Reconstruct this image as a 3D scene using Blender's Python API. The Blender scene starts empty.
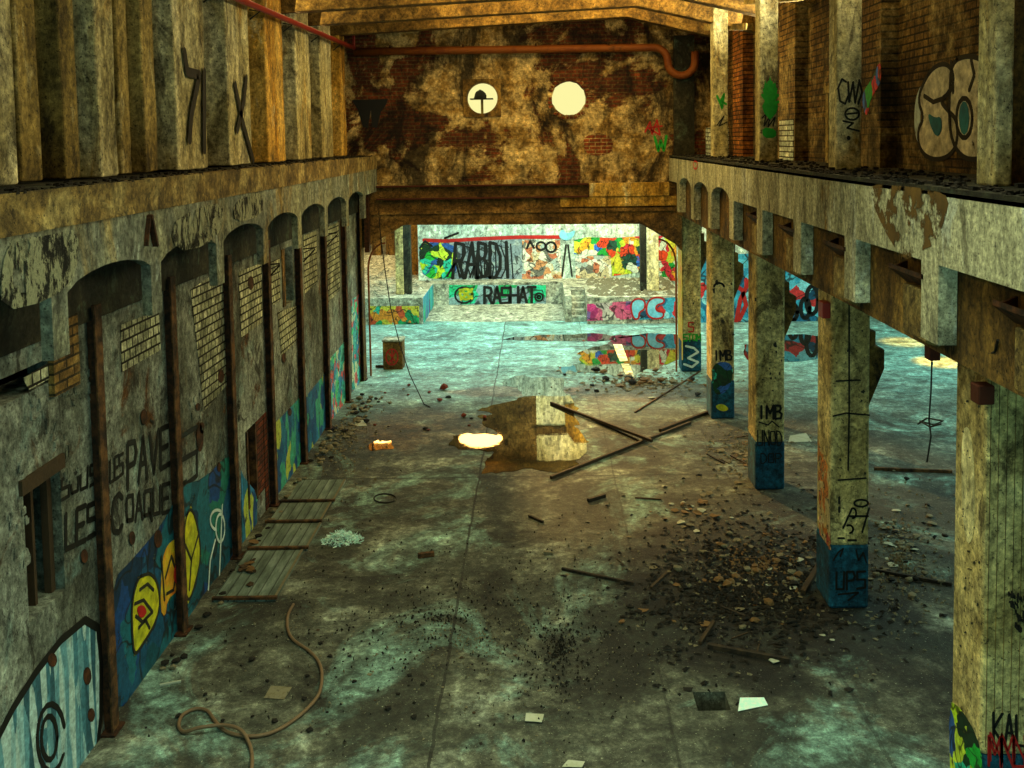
import bpy, bmesh, math, random
from mathutils import Vector, noise
rnd = random.Random(7)
SC = bpy.context.scene
COL = SC.collection
# ------------------------------------------------------------------ camera model (used to place things where they stand)
FPX = 1000.0; CX = 538.0; CY = 206.0; H = 5.36
PITCH = math.atan((CY-139)/FPX); ROLL = 0.014
FW = Vector((0, math.cos(PITCH), -math.sin(PITCH)))
R0 = Vector((1, 0, 0)); U0 = R0.cross(FW)
RT = math.cos(ROLL)*R0 - math.sin(ROLL)*U0
UP = math.cos(ROLL)*U0 + math.sin(ROLL)*R0
def ray(x, y): return (x-CX)/FPX*RT - (y-CY)/FPX*UP + FW
def pX(x, y, X): d = ray(x, y); return Vector((0, 0, H)) + d*(X/d.x)
def pY(x, y, Y): d = ray(x, y); return Vector((0, 0, H)) + d*(Y/d.y)
def pZ(x, y, Z=0.0): d = ray(x, y); return Vector((0, 0, H)) + d*((Z-H)/d.z)
cam = bpy.data.cameras.new('camera'); co = bpy.data.objects.new('camera', cam); COL.objects.link(co)
co.location = (0, 0, H)
M3 = bpy.context.scene.cursor.matrix.to_3x3()
for i in range(3):
    M3[i][0] = RT[i]; M3[i][1] = UP[i]; M3[i][2] = -FW[i]
co.rotation_euler = M3.to_euler()
cam.sensor_width = 36; cam.lens = 36*FPX/1024
cam.shift_x = -(CX-512)/1024; cam.shift_y = -(384-CY)/1024
cam.clip_start = .05; cam.clip_end = 400
SC.camera = co
vs = SC.view_settings; vs.view_transform = 'Standard'; vs.look = 'None'; vs.gamma = 1; vs.use_curve_mapping = False; vs.exposure = 0.0

# ------------------------------------------------------------------ materials
def lin(h):
    h = h.lstrip('#'); o = []
    for i in (0, 2, 4):
        c = int(h[i:i+2], 16)/255
        o.append(c/12.92 if c <= .04045 else ((c+.055)/1.055)**2.4)
    return (*o, 1)
class NT:
    def __init__(s, name):
        s.m = bpy.data.materials.new(name); s.m.use_nodes = True; s.t = s.m.node_tree; s.t.nodes.clear()
        s.out = s.n('ShaderNodeOutputMaterial')
        g = s.n('ShaderNodeNewGeometry'); s.pos = g.outputs['Position']
    def n(s, k): return s.t.nodes.new(k)
    def l(s, a, b): s.t.links.new(a, b)
    def mapping(s, sc=(1, 1, 1), src=None):
        m = s.n('ShaderNodeMapping'); m.inputs['Scale'].default_value = sc; s.l(src or s.pos, m.inputs[0]); return m.outputs[0]
    def noise(s, scale, detail=8, rough=.6, vec=None, dist=0):
        a = s.n('ShaderNodeTexNoise'); a.inputs['Scale'].default_value = scale; a.inputs['Detail'].default_value = detail
        a.inputs['Roughness'].default_value = rough; a.inputs['Distortion'].default_value = dist
        s.l(vec or s.pos, a.inputs['Vector']); return a.outputs[0]
    def ramp(s, fac, stops, interp='LINEAR'):
        r = s.n('ShaderNodeValToRGB'); e = r.color_ramp; e.interpolation = interp
        while len(e.elements) < len(stops): e.elements.new(.5)
        for i, (p, c) in enumerate(stops):
            e.elements[i].position = p; e.elements[i].color = lin(c) if isinstance(c, str) else ((c, c, c, 1) if not isinstance(c, tuple) else c)
        s.l(fac, r.inputs[0]); return r.outputs[0]
    def mix(s, fac, a, b, mode='MIX'):
        m = s.n('ShaderNodeMix'); m.data_type = 'RGBA'; m.blend_type = mode
        for v, i in ((fac, 0), (a, 6), (b, 7)):
            if hasattr(v, 'links'): s.l(v, m.inputs[i])
            else: m.inputs[i].default_value = v
        return m.outputs[2]
    def math(s, op, a, b=0.0, clamp=False):
        m = s.n('ShaderNodeMath'); m.operation = op; m.use_clamp = clamp
        for v, i in ((a, 0), (b, 1)):
            if hasattr(v, 'links'): s.l(v, m.inputs[i])
            else: m.inputs[i].default_value = v
        return m.outputs[0]
    def xyz(s):
        x = s.n('ShaderNodeSeparateXYZ'); s.l(s.pos, x.inputs[0]); return x.outputs
    def finish(s, col, rough=.85, height=None, bump=.3, dist=.03, alpha=None, spec=.3, metal=0):
        b = s.n('ShaderNodeBsdfPrincipled')
        for v, k in ((col, 'Base Color'), (rough, 'Roughness')):
            if hasattr(v, 'links'): s.l(v, b.inputs[k])
            else: b.inputs[k].default_value = v
        b.inputs['Specular IOR Level'].default_value = spec; b.inputs['Metallic'].default_value = metal
        if height is not None:
            u = s.n('ShaderNodeBump'); u.inputs['Strength'].default_value = bump; u.inputs['Distance'].default_value = dist
            s.l(height, u.inputs['Height']); s.l(u.outputs[0], b.inputs['Normal'])
        if alpha is not None: s.l(alpha, b.inputs['Alpha'])
        s.l(b.outputs[0], s.out.inputs[0]); return s.m
def grunge(name, stops, scale=1.2, streak=0, blot='#14100a', blot_amt=.5, fine=14, rough=.85, bump=.5, extra=None, dist=.4, bscale=2.3, bpos=.56):
    """weathered surface: large mottling, vertical run marks, dark blotches, fine grain"""
    t = NT(name)
    v = t.mapping((1, 1, 1-.88*streak)) if streak else t.pos
    n1 = t.noise(scale, 10, .66, v, dist)
    c = t.ramp(n1, stops)
    if extra:
        for (col, sc, lo, hi, seed) in extra:
            mp = t.n('ShaderNodeMapping'); mp.inputs['Location'].default_value = (seed, seed*2, seed*3); t.l(v, mp.inputs[0])
            ne = t.noise(sc, 9, .68, mp.outputs[0], .6)
            c = t.mix(t.ramp(ne, [(lo, 0.0), (hi, 1.0)]), c, lin(col))
    nb = t.noise(bscale, 12, .72, v, .8)
    fb = t.math('MULTIPLY', t.ramp(nb, [(bpos, 0.0), (bpos+.06, 1.0)]), blot_amt)
    c = t.mix(fb, c, lin(blot))
    nm = t.noise(4.3, 9, .8, v, .5)
    c = t.mix(1.0, c, t.ramp(nm, [(.36, .3), (.47, .85), (.56, 1.15), (.66, 1.7)]), 'MULTIPLY')
    nf = t.noise(fine, 6, .75)
    c = t.mix(1.0, c, t.ramp(nf, [(.32, .28), (.5, .9), (.68, 1.7)]), 'MULTIPLY')
    pit = t.noise(fine*2.3, 3, .6)
    c = t.mix(t.ramp(pit, [(.34, .75), (.39, 0.0)]), c, lin('#0a0a07'))
    h = t.math('ADD', t.math('MULTIPLY', nf, .6), t.math('ADD', t.math('MULTIPLY', nb, .8), t.math('ADD', nm, n1)))
    return t.finish(c, rough, h, bump, .05)
def brick(name, c1, c2, mortar, axis='X', stain='#120d06', stain_amt=.7, bw=.26, bh=.085, msize=.012, sc_blot=1.4, plaster=None, ppos=.5, lime=None):
    t = NT(name); o = t.xyz()
    cb = t.n('ShaderNodeCombineXYZ'); t.l(o[1] if axis == 'X' else o[0], cb.inputs[0]); t.l(o[2], cb.inputs[1])
    b = t.n('ShaderNodeTexBrick'); t.l(cb.outputs[0], b.inputs[0])
    b.inputs['Scale'].default_value = 1; b.inputs['Brick Width'].default_value = bw; b.inputs['Row Height'].default_value = bh
    b.inputs['Mortar Size'].default_value = msize; b.inputs['Mortar Smooth'].default_value = .3
    b.inputs['Color1'].default_value = lin(c1); b.inputs['Color2'].default_value = lin(c2); b.inputs['Mortar'].default_value = lin(mortar)
    c = b.outputs[0]; hgt = t.math('SUBTRACT', 1.0, b.outputs[1])
    if lime:
        c = t.mix(t.ramp(t.noise(.9, 9, .7), [(.48, 0.0), (.6, .8)]), c, lin(lime), 'MIX')
    if plaster:
        np_ = t.noise(.55, 11, .66, dist=.5); m = t.ramp(np_, [(ppos, 0.0), (ppos+.03, 1.0)])
        pc = t.ramp(t.noise(2.1, 9, .7), plaster)
        c = t.mix(m, c, pc); hgt = t.math('ADD', t.math('MULTIPLY', m, 1.5), hgt)
    nm = t.noise(3.6, 10, .82)
    c = t.mix(1.0, c, t.ramp(nm, [(.36, .25), (.46, .8), (.55, 1.2), (.65, 2.0)]), 'MULTIPLY')
    nb = t.noise(sc_blot, 12, .74, t.mapping((1, 1, .55)), .6)
    c = t.mix(t.math('MULTIPLY', t.ramp(nb, [(.47, 0.0), (.58, 1.0)]), stain_amt), c, lin(stain))
    nf = t.noise(13, 6, .75)
    c = t.mix(1.0, c, t.ramp(nf, [(.32, .3), (.5, .9), (.68, 1.6)]), 'MULTIPLY')
    return t.finish(c, .9, t.math('ADD', hgt, t.math('MULTIPLY', nf, 1.2)), .6, .03)
def paint(name, col, wear=.42, rough=.6, vary=.25, col2=None, scale=9):
    t = NT(name)
    n = t.noise(scale, 8, .7); n2 = t.noise(3.1, 7, .65)
    c = t.mix(t.ramp(n2, [(.35, 0.0), (.65, 1.0)]), lin(col), lin(col2 or col))
    c = t.mix(1.0, c, t.ramp(n, [(.3, 1-vary*1.6), (.7, 1+vary)]), 'MULTIPLY')
    a = t.ramp(n, [(wear-.1, 0.0), (wear-.06, 1.0)]) if wear else None
    return t.finish(c, rough, n, .2, .01, a)
def mural(name, cols, scale=2.2, wear=.3, dist=1.5, stretch=(1, 1, 1), rough=.6):
    t = NT(name)
    mp = t.mapping(stretch); wn = t.n('ShaderNodeTexNoise'); wn.inputs['Scale'].default_value = scale*1.3; wn.inputs['Detail'].default_value = 4; t.l(mp, wn.inputs[0])
    va = t.n('ShaderNodeVectorMath'); va.operation = 'MULTIPLY_ADD'; t.l(wn.outputs['Color'], va.inputs[0]); va.inputs[1].default_value = (dist*.8/scale,)*3; t.l(mp, va.inputs[2])
    vo = t.n('ShaderNodeTexVoronoi'); vo.inputs['Scale'].default_value = scale*2.6; t.l(va.outputs[0], vo.inputs['Vector'])
    sx = t.n('ShaderNodeSeparateColor'); t.l(vo.outputs['Color'], sx.inputs[0]); n = sx.outputs[0]
    k = len(cols); st = [(i/k, c) for i, c in enumerate(cols)]
    c = t.ramp(n, st, 'CONSTANT')
    if stretch == (1, 1, 1):
        ln = t.noise(scale*1.7, 2, .5, mp, .8); c = t.mix(t.ramp(ln, [(.475, 0.0), (.49, .85), (.51, .85), (.525, 0.0)]), c, lin('#14140f'))
    f = t.noise(16, 6, .7); c = t.mix(1.0, c, t.ramp(f, [(.3, .45), (.5, .95), (.7, 1.5)]), 'MULTIPLY')
    fa = t.noise(5, 9, .75)
    a = t.ramp(fa, [(wear, 0.0), (wear+.03, 1.0)]) if wear else None
    return t.finish(c, rough, f, .2, .01, a)
def plain(name, col, rough=.7, metal=0, vary=.35, scale=12, bump=.3, col2=None):
    t = NT(name); n = t.noise(scale, 7, .7)
    c = t.mix(t.ramp(n, [(.4, 0.0), (.6, 1.0)]), lin(col), lin(col2 or col))
    c = t.mix(1.0, c, t.ramp(n, [(.3, 1-vary*1.5), (.7, 1+vary)]), 'MULTIPLY')
    return t.finish(c, rough, n, bump, .02, metal=metal)
def emit(name, col, st):
    t = NT(name); e = t.n('ShaderNodeEmission'); e.inputs[0].default_value = lin(col); e.inputs[1].default_value = st
    t.l(e.outputs[0], t.out.inputs[0]); return t.m

M = {}
M['conc_up'] = grunge('olive_concrete', [(.3, '#3a3018'), (.48, '#7d6a35'), (.6, '#a18c50'), (.75, '#5f4d22')], 1.3, .7, '#120e05', .75, extra=[('#b9b083', 2.2, .56, .68, 3)])
M['conc_light'] = grunge('pale_limewashed_concrete', [(.3, '#6b5c30'), (.45, '#a39868'), (.6, '#c9c39a'), (.75, '#7c6a38')], 1.2, .7, '#2a1f0c', .7, extra=[('#8b6a22', 1.7, .56, .68, 5)])
M['conc_ochre'] = grunge('ochre_stained_concrete', [(.3, '#5d3c0e'), (.45, '#a87b25'), (.6, '#cfa953'), (.75, '#7a4c12')], 1.7, .8, '#1d1306', .7, extra=[('#c9c39a', 2.1, .58, .66, 1)])
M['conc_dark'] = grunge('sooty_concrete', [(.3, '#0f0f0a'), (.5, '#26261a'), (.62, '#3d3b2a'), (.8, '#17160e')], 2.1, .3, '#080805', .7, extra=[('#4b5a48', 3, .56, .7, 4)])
M['conc_brown'] = grunge('brown_stained_concrete', [(.3, '#2b1f0c'), (.5, '#6b5022'), (.62, '#8f7136'), (.8, '#3b2a10')], 1.6, .6, '#0c0804', .8)
M['balc_left'] = grunge('grey_green_beam_concrete', [(.3, '#3d4332'), (.45, '#71776a'), (.6, '#8d8f72'), (.75, '#53583c')], 1.1, .6, '#141409', .55, extra=[('#9a7f3a', .8, .52, .66, 2), ('#a9b8ae', 2.6, .6, .68, 7)])
M['balc_cap'] = grunge('brown_coping_concrete', [(.3, '#3f3014'), (.5, '#7d6838'), (.62, '#a08f5a'), (.8, '#55421c')], 1.7, 0, '#171005', .6)
M['balc_right'] = grunge('pale_beam_concrete', [(.3, '#7c7a5c'), (.45, '#a8a686'), (.6, '#bdbb9b'), (.78, '#8a8562')], .8, .75, '#3a3118', .55, extra=[('#6d5523', .75, .6, .66, 8), ('#cfd6c8', 2.4, .56, .68, 6)], fine=20, bump=.25)
M['column'] = grunge('cream_column_paint', [(.3, '#6e5a2c'), (.45, '#b8a468'), (.6, '#d1c084'), (.76, '#8b713a')], 1.6, .45, '#2a1c0c', .75, extra=[('#6b5024', 1.1, .55, .7, 9)], bscale=1.9, bpos=.57)
M['blue'] = grunge('blue_column_paint', [(.3, '#0a2c3e'), (.5, '#0f4a62'), (.7, '#145a70'), (.8, '#0c3444')], 2, .3, '#0b1820', .5)
M['wall_low'] = grunge('peeling_grey_green_plaster', [(.28, '#2c2c22'), (.42, '#62675a'), (.55, '#8c9488'), (.66, '#a9b3a4'), (.8, '#4a4630')], 1.1, .35, '#1c150a', .8, extra=[('#6f8f8a', 1.4, .55, .7, 2), ('#5b3a16', 1.9, .58, .66, 11)], bump=.9)
def spall_mat():
    t = NT('spalled_pitted_concrete'); v = t.mapping((1, 1, .45))
    n = t.noise(9, 9, .8, v, .4); c = t.ramp(n, [(.4, '#0a0a06'), (.47, '#20221a'), (.53, '#a9ab8a'), (.66, '#5d6249')])
    a = t.ramp(t.noise(3.2, 9, .75, v), [(.43, 0.0), (.45, 1.0)])
    return t.finish(c, .9, n, 1.0, .05, a)
M['spall'] = spall_mat()
M['end'] = brick('ochre_plaster_over_brick_end_wall', '#6b3316', '#4a2410', '#5d4a28', 'Y', '#0d0905', .9, plaster=[(.3, '#4a3616'), (.44, '#94743a'), (.56, '#c8ae74'), (.72, '#6b4e20')], ppos=.46, sc_blot=.85)
M['lintel'] = grunge('sooty_brown_lintel', [(.3, '#2c1c0a'), (.5, '#6b4e22'), (.62, '#93703a'), (.8, '#3c2810')], 1.3, -.3, '#0c0804', .75)
M['brick_up'] = brick('brown_brickwork', '#8a6a32', '#5b401c', '#2e2410', 'X', '#0d0a05', .75, sc_blot=1.1, lime='#8d7c4e')
M['brick_orange'] = brick('orange_brickwork', '#b0702a', '#8a4e1c', '#3c2810', 'X', '#120c05', .6)
M['brick_white'] = brick('white_glazed_brick', '#c4c7a6', '#9aa07e', '#1c1a10', 'X', '#141208', .6, bw=.135, bh=.105, msize=.013)
M['brick_white_r'] = brick('white_painted_brick', '#cfd6c4', '#9fb0a4', '#3a3424', 'X', '#2b2413', .3)
M['brick_red'] = brick('red_brick_jamb', '#7c3a1c', '#5a2712', '#2b1a0e', 'X', '#120a05', .5)
M['brick_redY'] = brick('red_brick_patch', '#8a4420', '#6a2f14', '#a08452', 'Y', '#120a05', .35)
M['stain'] = paint('brown_peeled_stain', '#4f3a1a', .585, .9, .4, '#6b5022', 3.4)
M['rust'] = plain('rusty_steel', '#33210f', .85, 0, .6, 6, .5, '#5c3e20')
M['rust_dark'] = plain('dark_rusty_steel', '#2a1a0d', .8, .2, .5, 9, .5, '#4a2a14')
M['rust_beam'] = plain('red_rust_steel', '#5a2410', .75, .2, .5, 4, .5, '#3a1c0c')
M['pipe'] = plain('orange_rust_pipe', '#a85e1c', .6, .2, .5, 4, .4, '#6b3410')
M['redpipe'] = plain('red_paint', '#a32a1c', .5, 0, .4, 5, .2, '#7c2216')
M['black'] = plain('black_iron', '#16130e', .7, 0, .4)
M['spray'] = paint('black_spray_paint', '#12110d', .36)
M['spray_dk'] = paint('grey_spray_paint', '#26271f', .4)
M['white_p'] = paint('white_spray_paint', '#c9dcd4', .4)
M['red_p'] = paint('red_spray_paint', '#b3201a', .36)
M['green_p'] = paint('green_spray_paint', '#1f9a2a', .38)
M['yellow_p'] = paint('yellow_spray_paint', '#cfc81e', .36, vary=.4, col2='#a8b022')
M['orange_p'] = paint('orange_spray_paint', '#d8741e', .36, col2='#cfc02a')
M['teal_p'] = paint('teal_spray_paint', '#1f7f86', .36, col2='#1c5f74')
M['grey_p'] = paint('grey_bubble_letter_paint', '#ece6c8', .42, vary=.5, col2='#b8b090', scale=7)
M['faded'] = mural('faded_orange_pink_paint', ['#b8a06a', '#c87a30', '#b8a878', '#a84a3a', '#c8b88a', '#b06a28'], 3, .4, 1.5)
M['ltblue_p'] = paint('light_blue_paint', '#6fc0dc', .34, col2='#8ccfe0')
M['pink_p'] = paint('pink_paint', '#c43a78', .36, col2='#a03068')
M['drip'] = mural('dripping_pale_blue_paint', ['#2f5866', '#5f93a0', '#8db6bb', '#3f7484', '#a7c4c2'], 5, .3, .4, (1, 1, .12))
M['mural_teal'] = mural('teal_and_blue_mural', ['#0a2c48', '#124a6a', '#176070', '#0f4a5a', '#1c6e60', '#123f78'], .9, .36, 1)
M['mural_blue'] = mural('blue_and_yellow_mural', ['#154f78', '#2a78a8', '#a8b848', '#1f6a88', '#3a9a80', '#164678'], 1.8, .38, 1.2, (1, 1, .5))
M['mural_mix'] = mural('teal_pink_mural', ['#2aa7a0', '#5ac6b8', '#1f86a0', '#d05a5a', '#4ad08a', '#2a8ac0', '#c8d8b0'], 2.2, .36, 1.2)
M['mural_green'] = mural('green_yellow_mural', ['#0f3a1c', '#1fae3a', '#b8d820', '#16301c', '#2ac0a0', '#c8e03a', '#2a58a0'], 1.5, .25, 1.2)
M['mural_red'] = mural('red_green_white_mural', ['#d8e0c8', '#d8421e', '#d0c83a', '#1f9a3a', '#1a4a3a', '#e8a02a', '#c82a3a', '#2a6ac8', '#b8d030'], 1.5, .25, 1.2)
M['mural_pale'] = mural('faded_pale_mural', ['#c8b890', '#dcd8c0', '#b86a4a', '#a8b8b0', '#e0dcc8', '#6a6a60', '#c88a5a'], 1.9, .3, 1)
M['mural_grey'] = mural('grey_mural_field', ['#7d8c92', '#8b9a9e', '#74838c', '#98a4a2'], 1.2, .24, 1)
M['mural_rash'] = mural('green_grey_mural_field', ['#1f9a5a', '#2ab87a', '#86a0a0', '#7a949a', '#2ac090', '#8aa8a8'], .9, .24, 1)
M['mural_low'] = mural('orange_green_mural', ['#d8862a', '#c8b83a', '#1f9a5a', '#2aa890', '#c8502a', '#1c8050', '#d89a3a'], 1.3, .25, 1.2)
M['mural_stripe'] = mural('blue_purple_striped_mural', ['#2a9ab0', '#1f5aa0', '#6a3aa0', '#2ab86a', '#3ac0c8', '#1f7a4a'], 3, .25, .4, (1, 1, .1))
M['mural_pink'] = mural('pink_mural', ['#b8a8a0', '#c83a78', '#a02a60', '#c8b8a8', '#7a5a90', '#d0587a'], 1.1, .3, 1)
M['mural_cyan'] = mural('cyan_graffiti_field', ['#2a8ab0', '#5ab8d0', '#1f6a90', '#8ad0dc', '#144a6a', '#c83030', '#3aa0c0'], .9, .27, 1.2)
M['far_wall'] = grunge('pale_cyan_limewash', [(.3, '#8aa8a0'), (.5, '#c2d4c4'), (.7, '#dfe6cc')], 1.2, .8, '#7a8a70', .4, fine=8, bump=.2)
M['far_cream'] = grunge('cream_limewash', [(.3, '#b8a870'), (.5, '#e4d8a0'), (.7, '#f0e8c0')], 1.2, .7, '#8a7440', .3, fine=8, bump=.2)
M['far_brown'] = grunge('brown_far_wall', [(.3, '#4a3010'), (.5, '#a86a20'), (.7, '#c89040')], .7, .6, '#1a1006', .6)
M['far_rubble'] = grunge('rubble_strewn_concrete', [(.3, '#5a5a48'), (.45, '#a8a890'), (.6, '#cfccb4'), (.75, '#7a7460')], 3, 0, '#2c2a1c', .6, fine=11, bump=1)
M['ceil'] = grunge('ceiling_boards', [(.3, '#3a2a10'), (.5, '#7a5c28'), (.62, '#9a7a3c'), (.8, '#4a3614')], 2.2, 0, '#140e06', .6)
M['board'] = None
M['wood'] = plain('weathered_wood', '#4c3a24', .85, 0, .5, 8, .5, '#2c2114')
M['wood_dk'] = plain('charred_wood', '#1c1711', .85, 0, .5, 8, .5, '#33281a')
M['hose'] = plain('dusty_rubber_hose', '#7a6248', .6, 0, .35, 9, .2, '#5c4834')
M['paperw'] = plain('dirty_paper', '#b9c0ae', .8, 0, .3, 8, .2, '#8c917c')
M['papero'] = plain('rusty_scrap', '#7d6038', .8, 0, .4, 8, .3, '#5a4024')
M['stone'] = plain('rubble_stone', '#8a836a', .9, 0, .5, 14, .8, '#5a543e')
M['stone_dk'] = plain('sooty_rubble', '#1e1b15', .9, 0, .5, 14, .8, '#100f0b')
M['bricks_red'] = plain('broken_red_brick', '#7a3420', .9, 0, .4, 14, .8, '#5a2616')
M['wool'] = plain('teal_white_fibre', '#f0fff4', .8, 0, .1, 30, .2, '#b8f0e4')
M['glass_day'] = emit('bright_daylight_window', '#ffc060', 14)
# floor
def floor_mat():
    t = NT('grimy_concrete_floor'); o = t.xyz()
    n1 = t.noise(.75, 12, .68, dist=.5)
    c = t.ramp(n1, [(.33, '#171810'), (.45, '#383a30'), (.55, '#5a5e50'), (.66, '#8a9484'), (.78, '#403f30')])
    # grey-teal dust in patches
    n2 = t.noise(.5, 9, .7, t.mapping((1, .8, 1)), 1)
    c = t.mix(t.math('MULTIPLY', t.ramp(n2, [(.52, 0.0), (.63, 1.0)]), .75), c, lin('#7fa89c'))
    # far part painted paler and bluer, imitating the shine of its wet surface
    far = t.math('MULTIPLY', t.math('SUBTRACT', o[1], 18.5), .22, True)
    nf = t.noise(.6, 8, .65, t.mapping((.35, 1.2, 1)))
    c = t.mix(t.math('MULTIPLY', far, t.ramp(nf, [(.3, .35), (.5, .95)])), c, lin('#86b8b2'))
    # soot heap stain beside the columns
    def blob(cx, cy, rx, ry):
        a = t.math('DIVIDE', t.math('SUBTRACT', o[0], cx), rx); b = t.math('DIVIDE', t.math('SUBTRACT', o[1], cy), ry)
        r = t.math('ADD', t.math('MULTIPLY', a, a), t.math('MULTIPLY', b, b))
        r = t.math('ADD', r, t.math('MULTIPLY', t.math('SUBTRACT', t.noise(1.6, 8, .7), .5), 2.6))
        return t.ramp(r, [(.55, 1.0), (1.0, 0.0)])
    for (cx, cy, rx, ry, amt, colr) in ((2.6, 11.6, 2.0, 2.3, .96, '#0d0c09'), (1.5, 10.6, 1.1, .9, .9, '#14130f'), (.5, 10.0, .6, 1.2, .8, '#12110c'), (4.6, 9.6, 1.4, 1.1, .75, '#1a1208'), (5, 14.2, 2, .9, .7, '#16150f'), (2.3, 20.8, 2.2, .9, .75, '#4c3316'), (-.5, 21, 1.6, .5, .5, '#8a5a3a'), (-2.3, 18.4, 1.3, 1.5, .55, '#5c4222')):
        c = t.mix(t.math('MULTIPLY', blob(cx, cy, rx, ry), amt), c, lin(colr))
    # joints between the cast slabs
    wob = t.math('MULTIPLY', t.math('SUBTRACT', t.noise(1.5, 4, .6), .5), .09)
    for (ax, p, w, amt) in ((0, -1.0, .016, .8), (0, 1.15, .014, .5), (0, 2.95, .02, .5), (1, 15.6, .03, .6), (1, 8.0, .02, .5), (1, 12.0, .015, .4), (1, 19.4, .03, .4), (1, 25.5, .05, .5)):
        d = t.math('ABSOLUTE', t.math('SUBTRACT', t.math('ADD', o[ax], wob), p))
        c = t.mix(t.math('MULTIPLY', t.math('LESS_THAN', d, w), amt), c, lin('#0c0b07'))
    nm = t.noise(2.6, 11, .82, dist=.4)
    c = t.mix(1.0, c, t.ramp(nm, [(.36, .16), (.45, .65), (.54, 1.15), (.64, 2.3)]), 'MULTIPLY')
    st_ = t.noise(.9, 10, .75, t.mapping((1, 1.2, 1)), .5)
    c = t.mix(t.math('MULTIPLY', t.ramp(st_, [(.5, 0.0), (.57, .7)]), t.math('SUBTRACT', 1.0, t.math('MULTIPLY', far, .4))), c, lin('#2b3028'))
    fn = t.noise(8, 11, .85)
    c = t.mix(1.0, c, t.ramp(fn, [(.34, .15), (.47, .75), (.56, 1.3), (.66, 2.8)]), 'MULTIPLY')
    spk = t.noise(38, 3, .6)
    c = t.mix(t.ramp(spk, [(.66, 0.0), (.7, .7)]), c, lin('#b9bfa6'))
    c = t.mix(t.ramp(spk, [(.3, .8), (.35, 0.0)]), c, lin('#0c0b07'))
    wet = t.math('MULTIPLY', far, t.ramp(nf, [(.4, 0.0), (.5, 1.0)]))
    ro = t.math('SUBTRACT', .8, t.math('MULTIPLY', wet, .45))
    return t.finish(c, ro, t.math('ADD', fn, t.math('ADD', nm, n1)), .7, .04, spec=.4)
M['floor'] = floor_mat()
def board_mat():
    t = NT('ribbed_grey_boards'); o = t.xyz()
    w = t.math('FRACT', t.math('MULTIPLY', o[0], 8.0))
    g = t.ramp(w, [(0.0, .25), (.06, .3), (.12, 1.0), (.9, .8), (1.0, .3)])
    n = t.noise(4, 9, .72, t.mapping((2, .4, 1)))
    c = t.ramp(n, [(.3, '#2f3a32'), (.5, '#5f7066'), (.65, '#82948a'), (.8, '#4a4a38')])
    c = t.mix(1.0, c, g, 'MULTIPLY')
    return t.finish(c, .8, t.math('ADD', w, n), .3, .02)
M['board'] = board_mat()
def water_mat():
    t = NT('standing_water')
    n = t.noise(2.4, 4, .5); b = t.n('ShaderNodeBsdfPrincipled')
    b.inputs['Base Color'].default_value = lin('#1b1c14'); b.inputs['Roughness'].default_value = .02
    b.inputs['IOR'].default_value = 1.8; b.inputs['Specular IOR Level'].default_value = 1.0
    u = t.n('ShaderNodeBump'); u.inputs['Strength'].default_value = .03; u.inputs['Distance'].default_value = .02
    t.l(n, u.inputs['Height']); t.l(u.outputs[0], b.inputs['Normal']); t.l(b.outputs[0], t.out.inputs[0]); return t.m
M['water'] = water_mat()

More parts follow.
